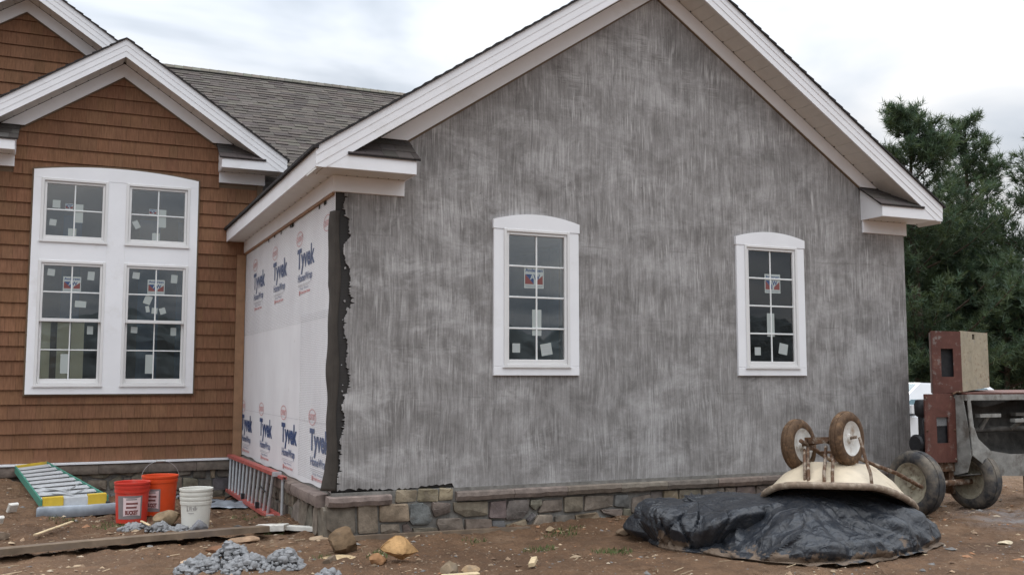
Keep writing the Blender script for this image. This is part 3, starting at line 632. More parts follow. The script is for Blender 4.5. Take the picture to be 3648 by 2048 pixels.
# eave along the side wall
mb = MB(); mb.box(-EV, -EV+.02, -.355, D-.01, zt-.183, zt-.004); mb.build('eave_fascia', MT['trim'], house)
mb = MB(); mb.box(-EV+.021, -.002, 0.0, D-.01, zt-.1775, zt-.163); sof = mb.build('eave_soffit', MT['soffit'], house)
y = .1
while y < D-.2:
    mb = MB(); mb.box(-.068, -.052, y, y+.008, zt-.1815, zt-.1778); mb.build('vent_notch', MT['dark'], sof); y += .3
mb = MB(); mb.box(-.04, -.003, -.0005, D-.012, zt-.335, zt-.178); mb.build('eave_frieze', MT['trim'], house)
mb = MB(); mb.box(-.030, -.006, .03, D-.012, zt-.358, zt-.336); mb.build('frieze_edge', MT['post'], house, 'stained wood strip under the eave frieze')
for y, w in ((.35, .10), (.62, .05), (1.9, .12), (2.05, .05), (2.6, .04), (3.0, .06), (3.4, .04)):
    mb = MB(); mb.box(-.0115, -.0105, y, y+w, zt-.385-rnd.uniform(0, .02), zt-.36); mb.build('tar_mark', MT['dark'], wrap)
# drip edge and shingle lip over the side eave
mb = MB(); y = -.41
while y < D:
    w = rnd.uniform(.2, .34); mb.box(-EV-.035, -EV+.02, y, min(y+w-.004, D), zt-.014-rnd.uniform(0, .006), zt+.012+rnd.uniform(0, .006)); y += w
mb.build('drip_edge', MT['roofedge'], house)

# ============ window builder
def pane_grid(par, x0, x1, z0, z1, cols, rows, yg, bar=.018):
    for i in range(cols):
        for j in range(rows):
            a = x0+(x1-x0)*i/cols; b_ = x0+(x1-x0)*(i+1)/cols; c = z0+(z1-z0)*j/rows; d = z0+(z1-z0)*(j+1)/rows
            mb = MB(); mb.box(a+.0005, b_-.0005, yg, yg+.004, c+.0005, d-.0005); mb.build('pane', MT['glass'], par)
    for i in range(1, cols):
        c = x0+(x1-x0)*i/cols; mb = MB(); mb.bbox(c-bar/2, c+bar/2, yg-.010, yg-.001, z0, z1, .003); mb.build('muntin', MT['muntin'], par)
    for j in range(1, rows):
        c = z0+(z1-z0)*j/rows; mb = MB(); mb.bbox(x0, x1, yg-.0095, yg-.0012, c-bar/2, c+bar/2, .003); mb.build('muntin', MT['muntin'], par)
def ring(mb, x0, x1, z0, z1, t, y0, y1, tb=None):
    tb = t if tb is None else tb
    mb.bbox(x0, x0+t, y0, y1, z0, z1); mb.bbox(x1-t, x1, y0, y1, z0, z1)
    mb.bbox(x0+t, x1-t, y0+.0005, y1, z1-t, z1); mb.bbox(x0+t, x1-t, y0+.0005, y1, z0, z0+tb)
def sticker(par, cx, cz, w, h, y, ang=0, prints=0):
    mb = MB(Matrix.Translation((cx, y, cz)) @ Matrix.Rotation(ang, 4, 'Y'))
    mb.box(-w/2, w/2, 0, .0006, -h/2, h/2)
    mb.cur = 1
    for i in range(prints):
        zz = h/2-h*(i+1)/(prints+1); mb.box(-w*.38, w*rnd.uniform(.05, .38), -.0006, -.0001, zz-h*.02, zz+h*.02)
    mb.build('sticker', [MT['card'], MT['greyprint']], par)
def maker_sign(par, x0, x1, z0, z1, y):
    w, h = x1-x0, z1-z0; mb = MB()
    P = lambda u, v, e=0: (x0+u*w, y-e, z0+v*h)
    mb.add([P(0, 0), P(1, 0), P(1, 1), P(0, 1)], [(0, 1, 2, 3)])
    mb.cur = 1
    mb.add([P(.05, .19, .0006), P(.49, .19, .0006), P(.05, .66, .0006)], [(0, 1, 2)]); mb.add([P(.58, .19, .0006), P(.95, .19, .0006), P(.95, .62, .0006), P(.60, .33, .0006)], [(0, 1, 2, 3)])
    mb.cur = 2
    mb.add([P(.06, .66, .0006), P(.49, .19, .0006), P(.49, .42, .0006), P(.40, .66, .0006)], [(0, 1, 2, 3)])
    put_text(mb, 'Andersen', .22*h, lambda u, v: (x0+.06*w+u, y-.0008, z0+.78*h+v), .88*w, .0012)
    put_text(mb, 'WINDOWWALLS', .07*h, lambda u, v: (x0+.06*w+u, y-.0008, z0+.07*h+v), .88*w)
    put_text(mb, 'W', .34*h, lambda u, v: (x0+.47*w+u, y-.0010, z0+.42*h+v), .34*w, .002)
    mb.cur = 0
    put_text(mb, 'A', .34*h, lambda u, v: (x0+.30*w+u, y-.0012, z0+.42*h+v), .24*w, .002)
    mb.build('sticker', [MT['card'], MT['cardred'], MT['navy']], par, 'white maker sticker with red and blue emblem', recalc=False)
def arch_poly(x0, x1, zs, rise, zb, n=18):
    """casing head: flat bottom zb, shoulders at zs, arched top"""
    pts = [(x0, zb), (x1, zb)]
    for i in range(n+1):
        t = i/n; pts.append((x1+(x0-x1)*t, zs+rise*4*t*(1-t)))
    return pts
for wi, (wx, wz) in enumerate(WIN):
    win = empty('window', (wx+WW/2, -.02, wz)); win.parent = house; win.location = Vector((wx+WW/2, -.02, wz))-WORLD['house']
    yc0 = -.048
    mb = MB(); mb.prism(arch_poly(wx-.008, wx+WW+.008, wz+WH-.02, .075, wz+WH-.112), yc0-.006, -.017); mb.build('head_casing', MT['trim'], win)
    mb = MB(); mb.bbox(wx, wx+.118, yc0, -.017, wz+.094, wz+WH-.1125); mb.build('side_casing', MT['trim'], win)
    mb = MB(); mb.bbox(wx+WW-.118, wx+WW, yc0, -.017, wz+.094, wz+WH-.1125); mb.build('side_casing', MT['trim'], win)
    mb = MB(); mb.bbox(wx, wx+WW, yc0, -.017, wz, wz+.0935); mb.build('sill_casing', MT['trim'], win)
    mb = MB(); ring(mb, wx+.112, wx+WW-.112, wz+.088, wz+WH-.108, .030, -.060, .06); mb.build('frame', MT['vinyl'], win)
    mb = MB(); ring(mb, wx+.1425, wx+WW-.1425, wz+.1185, wz+WH-.1385, .030, -.046, .05, .046); mb.build('sash', MT['vinyl'], win)
    mb = MB(); mb.box(wx+.100, wx+WW-.100, -.066, -.049, wz+.080, wz+.0875); mb.build('sill_lip', MT['vinyl'], win)
    gx0, gx1, gz0, gz1 = wx+.172, wx+WW-.172, wz+.164, wz+WH-.168
    pane_grid(win, gx0, gx1, gz0, gz1, 2, 4, -.022)
    ys = -.0232
    if wi == 0:
        maker_sign(win, wx+.352, wx+.578, wz+.905, wz+1.125, ys)
        sticker(win, wx+.497, wz+.548, .106, .27, ys); sticker(win, wx+.262, wz+.283, .088, .094, ys, 0, 4); sticker(win, wx+.607, wz+.272, .128, .122, ys, math.radians(-10), 4)
    else:
        maker_sign(win, wx+.412, wx+.640, wz+.962, wz+1.185, ys)
        sticker(win, wx+.487, wz+.590, .106, .27, ys); sticker(win, wx+.292, wz+.283, .085, .092, ys, 0, 4); sticker(win, wx+.662, wz+.312, .125, .125, ys, math.radians(10), 4)
# dark room behind the stucco wall
mb = MB(); x0, x1, y0, y1, z0, z1 = .2, 7.1, .145, 4.9, 0.0, 2.75
mb.add([(x0,y0,z0),(x1,y0,z0),(x1,y1,z0),(x0,y1,z0),(x0,y0,z1),(x1,y0,z1),(x1,y1,z1),(x0,y1,z1)], [(0,1,2,3),(4,7,6,5),(1,5,6,2),(2,6,7,3),(3,7,4,0)])
mb.build('room', MT['room'], house, recalc=False)
mb = MB(); mb.box(3.3, 3.42, 2.0, 4.8, .0, 2.7); mb.box(5.4, 5.9, 3.0, 3.1, 0, 2.1); mb.box(1.9, 2.3, 1.4, 1.44, .0, 1.5); mb.build('partition', MT['roomb'], house)
# ============ stone base
STC = {'b': (.175, .148, .120), 'o': (.215, .172, .118), 'p': (.158, .132, .118), 'g': (.145, .140, .135), 't': (.20, .170, .135), 'd': (.130, .112, .096), 'y': (.26, .215, .15)}
def stone(par, poly, place, depth=.05, col='b', bulge=.008):
    """one field stone: poly of (u,v) on the wall, place(u,v,w) maps to 3D with w = distance out of the wall"""
    n = len(poly); cx = sum(p[0] for p in poly)/n; cz = sum(p[1] for p in poly)/n
    poly = [(cx+(p[0]-cx)*1.05, cz+(p[1]-cz)*1.06) for p in poly]
    pts = []
    for i in range(n):           # round the corners a little
        p, q, r = poly[i-1], poly[i], poly[(i+1) % n]
        pts.append((q[0]*.93+p[0]*.07, q[1]*.93+p[1]*.07)); pts.append((q[0]*.93+r[0]*.07, q[1]*.93+r[1]*.07))
    n = len(pts); vs = []
    tilt = (rnd.uniform(-.06, .06), rnd.uniform(-.08, .08))
    for f, w in ((1.0, 0), (1.0, depth*.62), (.965, depth*.95), (.82, depth)):
        for p in pts:
            u, v = cx+(p[0]-cx)*f, cz+(p[1]-cz)*f
            j = rnd.uniform(-.007, .007) if w > 0 else 0
            vs.append(place(u+j*.4, v+j*.4, w+j+(u-cx)*tilt[0]+(v-cz)*tilt[1] if w > 0 else 0))
    vs.append(place(cx, cz, depth+rnd.uniform(-.003, bulge)))
    fs = [(k*n+i, k*n+(i+1) % n, (k+1)*n+(i+1) % n, (k+1)*n+i) for k in range(3) for i in range(n)]+[(3*n+i, 3*n+(i+1) % n, 4*n) for i in range(n)]
    mb = MB(); mb.tint = tone(.16, STC[col], .05); mb.add(vs, fs)
    mb.build('stone', MT['stone'], par, smooth=.6)
def ledge_piece(par, u0, u1, place, z0, z1, w0, w1):
    """rock-faced ledge stone: u along the wall, ragged face"""
    n = max(3, int((u1-u0)/.06)); vs = []
    for i in range(n+1):
        u = u0+.002+(u1-u0-.004)*i/n; j = rnd.uniform(-.008, .008); e = rnd.uniform(-.006, .004)
        vs += [place(u, z0+.01+e*.5, w0), place(u, z0+e, w1-.02+j*.5), place(u, (z0+z1)/2+e, w1+j), place(u, z1-.008, w1-.006+j), place(u, z1, w1-.02), place(u, z1+.004, w0)]
    k = 6; fs = [(i*k+a, i*k+(a+1) % k, (i+1)*k+(a+1) % k, (i+1)*k+a) for i in range(n) for a in range(k)]+[tuple(range(k)), tuple(range(n*k+k-1, n*k-1, -1))]
    mb = MB(); mb.tint = tone(.15); mb.add(vs, fs); mb.build('ledge_stone', MT['ledge'], par, smooth=.5)
FR = lambda u, v, w: (u, .02-w, v)
base = empty('stone_base', (3.5, .0, -.45)); base.parent = house; base.location = Vector((3.5, 0, -.45))-WORLD['house']
mb = MB(); mb.box(.0, L+.02, -.030, .14, -.75, -.03); mb.build('mortar_bed', MT['mortar_joint'], base)
for poly, c in FRONT_STONES: stone(base, poly, FR, rnd.uniform(.072, .092), c)
def fill_stones(par, u0, u1, z0, z1, place, rows=2, wlo=.14, whi=.32, cols='bbtpodg', dep=(.068, .088)):
    zz = [z0+(z1-z0)*i/rows for i in range(rows+1)]
    for r in range(rows):
        u = u0
        while u < u1-.05:
            w = rnd.uniform(wlo, whi); e = min(u+w, u1); g_ = .008
            j = lambda: rnd.uniform(-.022, .022)
            top = zz[r+1]+(j() if r < rows-1 else 0); top2 = zz[r+1]+(j() if r < rows-1 else 0)
            po = [(u+g_+abs(j())*.4, zz[r]+g_+abs(j())*.7), (e-g_-abs(j())*.4, zz[r]+g_+abs(j())*.7), (e-g_, (zz[r]+zz[r+1])/2+j()), (e-g_-abs(j())*.5, top-g_), (u+g_+abs(j())*.5, top2-g_), (u+g_, (zz[r]+zz[r+1])/2+j())]
            stone(par, po, place, rnd.uniform(*dep), rnd.choice(cols)); u = e
fill_stones(base, 3.47, 7.28, -.50, -.165, FR)
# thin tan stones under the missing ledge piece
for a, b_ in ((.62, .83), (.84, 1.05), (1.06, 1.20)):
    po = [(a, -.142), (b_, -.142+rnd.uniform(-.01, .01)), (b_, -.035), (a+.01, -.03)]; stone(base, po, FR, .068, 'y', .004)
# ledge stones, one missing
ledge_piece(base, -.05, .565, FR, -.150, -.062, .0, .125)
u = 1.23
for w in (.62, .60, .64, .58, .66, .60, .62, .64, .60, .62):
    e = min(u+w, 7.34); ledge_piece(base, u, e, FR, -.152, -.066, .0, .125); u = e
    if u >= 7.33: break
# side wall: ledge, stones
SD = lambda u, v, w: (.02-w, u, v)
mb = MB(); mb.box(.005, .14, .14, D, -.75, -.03); mb.build('mortar_bed', MT['mortar_joint'], base)
for a, b_ in ((.10, 1.25), (1.27, 2.35), (2.37, 3.4), (3.42, 5.1)): ledge_piece(base, a, b_, SD, -.168, -.055, .0, .15)
for po, c in (([(-.02, -.50), (.20, -.50), (.22, -.17), (-.02, -.17)], 'b'), ([(.24, -.44), (.46, -.46), (.47, -.19), (.24, -.18)], 't'), ([(.49, -.50), (.74, -.5), (.70, -.30), (.52, -.18)], 'd'), ([(.76, -.5), (1.05, -.5), (1.08, -.2), (.75, -.2)], 'b'), ([(1.1, -.5), (1.42, -.48), (1.4, -.3), (1.12, -.2)], 't')): stone(base, po, SD, .09, c)
fill_stones(base, 1.45, 5.1, -.52, -.175, SD, 2, .16, .34, 'bbtdd')

# ============ brown shingled wing
BX = -1.726; BHW = 1.92; BZ = 5.638
zt2 = gable_trim(BX, D, BHW, BZ, ret=.62)
roof_slab('roof', BX, D-.412, 9.2, BHW, BZ)
BXR = BX+BHW
wx0, wx1, wz0, wz1 = -2.797, -.695, .832, 3.815
UN = {'UL': (-2.700, -1.872, 2.850, 3.712), 'UR': (-1.642, -.802, 2.850, 3.712), 'LL': (-2.700, -1.872, .925, 2.606), 'LR': (-1.642, -.802, .925, 2.606)}
wtop = lambda x: BZ-.30-S*abs(x-BX)
hole = [[(a+.02, c+.02), (b_-.02, c+.02), (b_-.02, d-.02), (a+.02, d-.02)] for a, b_, c, d in UN.values()]
mb = MB(); loops_sheet(mb, [(BX-BHW, -.1), (BXR, -.1), (BXR, wtop(BXR)), (BX, wtop(BX)), (BX-BHW, wtop(BX-BHW))], hole, D, D+.14)
swall = mb.build('shingled_wall', MT['jtrim'], house, 'brown shingled gable wall')
mb = MB(); mb.box(BXR-.14, BXR, D+.1405, 7.0, -.1, 4.3); mb.build('side_sheathing', MT['jtrim'], house)
def shingle_course(par, zb, h, xa, xb, yw, cuts, lo=.11, hi=.26):
    """one course: each shingle is a wedge, thick at its butt"""
    x = xa-rnd.uniform(0, .15)
    while x < xb:
        w = rnd.uniform(lo, hi); e = x+w
        po = [(max(x, xa)+.0012, zb), (min(e, xb)-.0012, zb), (min(e, xb)-.0012, zb+h+.012), (max(x, xa)+.0012, zb+h+.012)]
        x = e
        if po[1][0]-po[0][0] < .01: continue
        for c in cuts:
            po = clip(po, *c)
            if len(po) < 3: break
        if len(po) < 3: continue
        th = rnd.uniform(-.0006, .0006)
        def yy(z): return yw-.004-(.022+th)*(1-(z-zb)/(h+.012))
        n = len(po); mb = MB(); mb.tint = tone(.075, (1, 1, 1), .025)
        mb.add([(p[0], yy(p[1]), p[1]) for p in po]+[(p[0], yw-.001, p[1]) for p in po], [tuple(range(n)), tuple(range(2*n-1, n-1, -1))]+[(i, n+i, n+(i+1) % n, (i+1) % n) for i in range(n)])
        mb.build('shingle', MT['shingle'], par)
RV = .1905; z = -.062
gcuts = [(S, 1, BZ-.452+S*BX), (-S, 1, BZ-.452-S*BX)]
while z < BZ-.45:
    zm = z+RV
    segs = []
    xl, xr = BX-BHW+.02, BXR-.02
    if zm > zt2-.36 and z < zt2+.25: xl, xr = BX-BHW+.60, BXR-.60       # returns stand in the way
    if z < 2.75: xr = -.135
    elif z < zt2-.36: xr = min(xr, .17)
    if z < wz0 < zm:
        shingle_course(swall, z, RV, wx0+.021, wx1-.021, D, [(0, 1, wz0-.004)])
    if z < 3.722 < zm:
        shingle_course(swall, z, RV, wx0+.021, wx1-.021, D, [(0, -1, -3.722)])
    if zm > wz0 and z < 3.722: segs = [(xl, wx0+.02), (wx1-.02, xr)]
    else: segs = [(xl, xr)]
    for a, b_ in segs: shingle_course(swall, z, RV, a, b_, D, gcuts)
    z = zm
mb = MB(); mb.box(-3.7, -.14, D-.130, D-.0, -.0885, -.066); mb.build('base_flashing', MT['trim'], house, 'thin white flashing along the foot of the shingles')
mb = MB(); mb.box(-.135, -.012, D-.045, D, -.06, 2.80); mb.build('corner_post', MT['post'], house)
mb = MB(); mb.box(BXR-.07, BXR+.01, D-.04, D, 3.0, zt2-.337); mb.build('corner_post', MT['jtrim'], house)
# stone base of the brown wing
base2 = empty('stone_base', (-1.8, D, -.45)); base2.parent = house; base2.location = Vector((-1.8, D, -.45))-WORLD['house']
BK = lambda u, v, w: (u, D+.02-w, v)
mb = MB(); mb.box(-3.7, .0, D-.026, D+.14, -.8, -.1005); mb.build('mortar_bed', MT['mortar_joint'], base2)
for poly, c in BACK_STONES: stone(base2, poly, BK, rnd.uniform(.066, .084), c)
fill_stones(base2, -3.65, -2.06, -.56, -.235, BK, 2, .16, .32, 'bbtd')
fill_stones(base2, -1.96, -.12, -.66, -.50, BK, 1, .14, .28, 'bbdg')
u = -3.7
for w in (.62, .60, .61, .62, .63, .62):
    ledge_piece(base2, u, min(u+w, -.05), BK, -.222, -.095, .0, .135); u += w
# ---- the four-unit window
bw = empty('window', ((wx0+wx1)/2, D, wz0)); bw.parent = house; bw.location = Vector(((wx0+wx1)/2, D, wz0))-WORLD['house']; bw['label'] = 'large white arched four-unit window'
yc0 = D-.062
def casing(po, y=yc0, nm='casing'): mb = MB(); mb.prism(po, y, D-.002); mb.build(nm, MT['trim'], bw)
casing(arch_poly(wx0, wx1, wz1, .085, UN['UL'][3]), yc0, 'head_casing')
yy0, yy1 = wz0, UN['UL'][3]-.001
casing([(wx0, yy0), (UN['LL'][0], yy0), (UN['LL'][0], yy1), (wx0, yy1)]); casing([(UN['LR'][1], yy0), (wx1, yy0), (wx1, yy1), (UN['LR'][1], yy1)])
casing([(UN['LL'][1], UN['LL'][2]), (UN['LR'][0], UN['LL'][2]), (UN['LR'][0], yy1), (UN['LL'][1], yy1)], yc0+.003)
for a, b_ in ((UN['LL'][0], UN['LL'][1]), (UN['LR'][0], UN['LR'][1])): casing([(a+.0005, UN['LL'][3]), (b_-.0005, UN['LL'][3]), (b_-.0005, UN['UL'][2]), (a+.0005, UN['UL'][2])], yc0+.0015)
casing([(UN['LL'][0]+.0005, wz0), (UN['LR'][1]-.0005, wz0), (UN['LR'][1]-.0005, UN['LL'][2]-.0005), (UN['LL'][0]+.0005, UN['LL'][2]-.0005)], yc0+.0005, 'sill_casing')
mb = MB(); t = .022
for po in ([(wx0-t, wz0-t), (wx0-.001, wz0-t), (wx0-.001, wz1), (wx0-t, wz1)], [(wx1+.001, wz0-t), (wx1+t, wz0-t), (wx1+t, wz1), (wx1+.001, wz1)], [(wx0, wz0-t), (wx1, wz0-t), (wx1, wz0-.001), (wx0, wz0-.001)]): mb.prism(po, D-.045, D)
ap = arch_poly(wx0-t, wx1+t, wz1, .088, wz1-.01)
mb.prism([(p[0], p[1]+(t if i > 1 else 0)) for i, p in enumerate(ap)], D-.045, D-.001)
mb.build('channel', MT['jtrim'], bw)
for kx_, (a, b_, c, d) in UN.items():
    mb = MB(); ring(mb, a, b_, c, d, .036, D-.072, D+.05, .05); mb.build('frame', MT['vinyl'], bw)
    mb = MB(); mb.box(a-.012, b_+.012, D-.082, D-.0725, c+.001, c+.020); mb.build('sill_lip', MT['vinyl'], bw)
    if kx_[0] == 'U':
        mb = MB(); ring(mb, a+.0365, b_-.0365, c+.0505, d-.0365, .034, D-.050, D+.04, .040); mb.build('sash', MT['vinyl'], bw)
        g_ = (a+.072, b_-.072, c+.092, d-.072); pane_grid(bw, *g_, 2, 2, D-.03)
        x0, x1, z0, z1 = g_; W_, H_ = x1-x0, z1-z0; ys = D-.0308
        maker_sign(bw, x0+.33*W_, x0+.47*W_, z0+.515*H_, z0+.63*H_, ys)
        sticker(bw, x0+.585*W_, z0+.45*H_, .095, .25, ys); sticker(bw, x0+.47*W_, z0+.08*H_, .10, .10, ys)
        if kx_ == 'UL': sticker(bw, x0+.17*W_, z0+.61*H_, .095, .105, ys); sticker(bw, x0+.12*W_, z0+.25*H_, .085, .085, ys, .1, 3)
        else: sticker(bw, x0+.10*W_, z0+.30*H_, .075, .11, ys, -.5, 3)
    else:
        zm = 1.812
        mb = MB(); ring(mb, a+.0365, b_-.0365, zm-.022, d-.0365, .032, D-.056, D-.012, .044); mb.build('sash', MT['vinyl'], bw)
        g_ = (a+.069, b_-.069, zm+.022, d-.069); pane_grid(bw, *g_, 2, 2, D-.036)
        mb = MB(); ring(mb, a+.0365, b_-.0365, c+.0505, zm+.020, .032, D-.011, D+.03, .06); mb.build('sash', MT['vinyl'], bw)
        g2 = (a+.069, b_-.069, c+.111, zm-.0115); pane_grid(bw, *g2, 2, 2, D+.005, .016)
        x0, x1, z0, z1 = g_; W_, H_ = x1-x0, z1-z0; ys = D-.0368
        maker_sign(bw, x0+.345*W_, x0+.665*W_, z0+.52*H_, z0+.80*H_, ys)
        sticker(bw, x0+.13*W_, z0+.87*H_, .09, .09, ys, .1, 3); sticker(bw, x0+.84*W_, z0+.83*H_, .085, .115, ys, .06)
        if kx_ == 'LL': sticker(bw, x0+.67*W_, z0+.28*H_, .14, .085, ys, .05)
        else:
            for (u_, v_, w_, h_, an) in ((.36, .40, .095, .12, .35), (.36, .22, .05, .085, -.15), (.49, .19, .075, .08, .05), (.64, .19, .08, .085, -.3)): sticker(bw, x0+u_*W_, z0+v_*H_, w_, h_, ys, an)
        x0, x1, z0, z1 = g2; W_, H_ = x1-x0, z1-z0; ys = D+.0042
        sticker(bw, x0+.86*W_, z0+.85*H_, .075, .11, ys); sticker(bw, x0+.43*W_, z0+.26*H_, .105, .26, ys)
        if kx_ == 'LR': sticker(bw, x0+.13*W_, z0+.87*H_, .085, .085, ys, .05, 3)
# room behind it: dim studs and blue panels, pale panels standing in for the bright view through the lower left sash
mb = MB(); x0, x1, y0, y1, z0, z1 = -3.5, -.05, D+.145, D+3.4, 0.3, 3.95
mb.add([(x0,y0,z0),(x1,y0,z0),(x1,y1,z0),(x0,y1,z0),(x0,y0,z1),(x1,y0,z1),(x1,y1,z1),(x0,y1,z1)], [(0,1,2,3),(4,7,6,5),(1,5,6,2),(2,6,7,3),(3,7,4,0)])
mb.build('room', MT['room'], house, recalc=False)
for a, b_ in ((-2.42, -2.18), (-1.42, -1.14), (-.9, -.8)):
    mb = MB(); mb.box(a, b_, D+.5, D+.53, .4, 3.3); mb.build('partition', MT['roomb'], house)
for a, b_ in ((-2.63, -2.52), (-2.44, -2.28), (-2.27, -2.11)):
    mb = MB(); mb.box(a, b_, D+.014, D+.03, 1.04, 1.79); mb.build('bright_view_panel', MT['cream'], house, 'pale yellow panel standing in for the bright view through the lower left sash')
mb = MB(); mb.box(-2.515, -2.445, D+.016, D+.10, 1.04, 1.79); mb.build('stud', MT['wood'], house)

# ============ rear gable at upper left
RX, RY = -3.03, 6.5
RZ = 6.82; RHW = 2.6
gable_trim(RX, RY, RHW, RZ, returns=(), sides=(-1, 1))
roof_slab('roof', RX, RY-.412, 10.5, RHW, RZ)
mb = MB(); mb.prism([(RX-RHW, 3.5), (RX+RHW, 3.5), (RX+RHW, RZ-.30-S*RHW), (RX, RZ-.30), (RX-RHW, RZ-.30-S*RHW)], RY, RY+.1); rw = mb.build('shingled_wall', MT['jtrim'], house, 'upper brown shingled gable behind the front gable')
z = 4.55
while z < RZ-.45:
    xr = min(RX+RHW, BX+.4)
    shingle_course(rw, z, RV, -3.75, -1.55, RY, [(S, 1, RZ-.452+S*RX), (-S, 1, RZ-.452-S*RX)]); z += RV

# ============ main roof between the wings
MY0, MZ0, MY1, MZ1 = 5.2, 4.11, 8.9, 6.577
mb = MB(); ym = 5.9; zm_ = MZ0+(ym-MY0)*(MZ1-MZ0)/(MY1-MY0)
mb.prism([(ym, zm_-.10), (ym, zm_), (MY1, MZ1), (MY1+3.9, MZ1-2.6), (MY1+3.9, MZ1-2.7), (MY1, MZ1-.12)], -2.6, 9.0, 'x')
mb.prism([(MY0-.02, MZ0-.03), (MY0, MZ0), (ym-.0005, zm_), (ym-.0005, zm_-.10)], BXR+.15, 9.0, 'x')
mroof = mb.build('roof', MT['roofedge'], house, 'grey-brown shingled main roof between the two gables')
sl = math.hypot(MY1-MY0, MZ1-MZ0); uy, uz = (MY1-MY0)/sl, (MZ1-MZ0)/sl; ny_, nz_ = -uz, uy
nC = 35; ex = sl/nC; tabs = []
for c in range(nC):
    x = -1.3-rnd.uniform(0, .3); prev = 0
    while x < 4.3:
        w = rnd.uniform(.11, .30)
        if x > BXR+.15 or c > 7: tabs.append((c, x, x+w))
        x += w
def vis(c, x):
    y = MY0+uy*ex*(c+.5); z = MZ0+uz*ex*(c+.5)
    lo = BX+(BZ-z)/S+.02*(y-5); hi = (z-3.2)/S*1.16+.15
    return lo-.25 < x < hi+.35
def tab(mb, c, xa, xb):
    s0 = ex*c-.004; s1 = ex*(c+1)+.012; t0 = .010+rnd.choice((0, .005, .009)); t1 = .002
    P = lambda s, t: (MY0+uy*s+ny_*t, MZ0+uz*s+nz_*t)
    mb.tint = tone(.08, rnd.choice(((.122, .110, .101), (.102, .090, .084), (.112, .099, .091), (.132, .119, .107), (.090, .079, .075))), .03)
    mb.prism([P(s0, -.002), P(s0, t0), P(s1, t1+.003), P(s1, -.002)], xa+.001, xb-.001, 'x')
seen = [t for t in tabs if vis(t[0], (t[1]+t[2])/2)]
seen.sort(key=lambda t: t[0]); ind = seen[:296]; rest = seen[296:]+[t for t in tabs if not vis(t[0], (t[1]+t[2])/2)]
for t in ind: mb = MB(); tab(mb, *t); mb.build('shingle', MT['roofsh'], mroof)
mb = MB()
for t in rest: tab(mb, *t)
mb.build('shingle_field', MT['roofsh'], mroof, kind='stuff')
mb = MB(); x = -1.5
while x < 5:
    mb.tint = tone(.2, (.17, .16, .135)); mb.add([(x, MY1-.14, MZ1-.068), (x+.30, MY1-.14, MZ1-.076), (x+.30, MY1, MZ1+.026), (x, MY1, MZ1+.038), (x, MY1+.14, MZ1-.068), (x+.30, MY1+.14, MZ1-.076)], [(0, 1, 2, 3), (3, 2, 5, 4), (0, 3, 4), (1, 5, 2), (0, 4, 5, 1)]); x += .15
mb.build('ridge_cap', MT['roofsh'], mroof)
mb = MB(); mb.box(-2.5, 9, MY1-.16, MY1-.10, MZ1-.115, MZ1-.062); mb.build('ridge_vent', MT['dark'], mroof)
# white lap siding under the main eave, behind the front wing
z = 3.0; 
sid = MB(); sid.box(BXR+.002, 8.0, 5.62, 5.75, 2.6, 4.15); sidw = sid.build('siding_wall', MT['soffit'], house)
while z < 4.12:
    mb = MB(); mb.prism([(5.60, z), (5.60, z+.004), (5.617, z+.108), (5.6195, z+.108), (5.6195, z)], BXR+.004, 3.2, 'x'); mb.build('siding_board', MT['vinyl'], sidw); z += .104
mb = MB(); mb.box(BXR-.02, 8.0, 5.24, 5.6, 3.985, 4.0); mb.build('main_soffit', MT['soffit'], house)
mb = MB(); mb.box(BXR+.30, 8.0, 5.2, 5.222, 3.98, 4.09); mb.build('main_fascia', MT['trim'], house)
# plain back and far side so the house closes
mb = MB(); mb.box(L-.14, L, .141, 9.5, -.5, 3.2); mb.build('far_wall', MT['stucco'], house)
mb = MB(); mb.box(-5.6, L, 12.3, 12.4, -.5, 4.0); mb.build('back_wall', MT['jtrim'], house)
# ---------------------------------------------------------------- things on the site
def frame(o, e1, e2, e3): return Matrix(((e1[0], e2[0], e3[0], o[0]), (e1[1], e2[1], e3[1], o[1]), (e1[2], e2[2], e3[2], o[2]), (0, 0, 0, 1)))
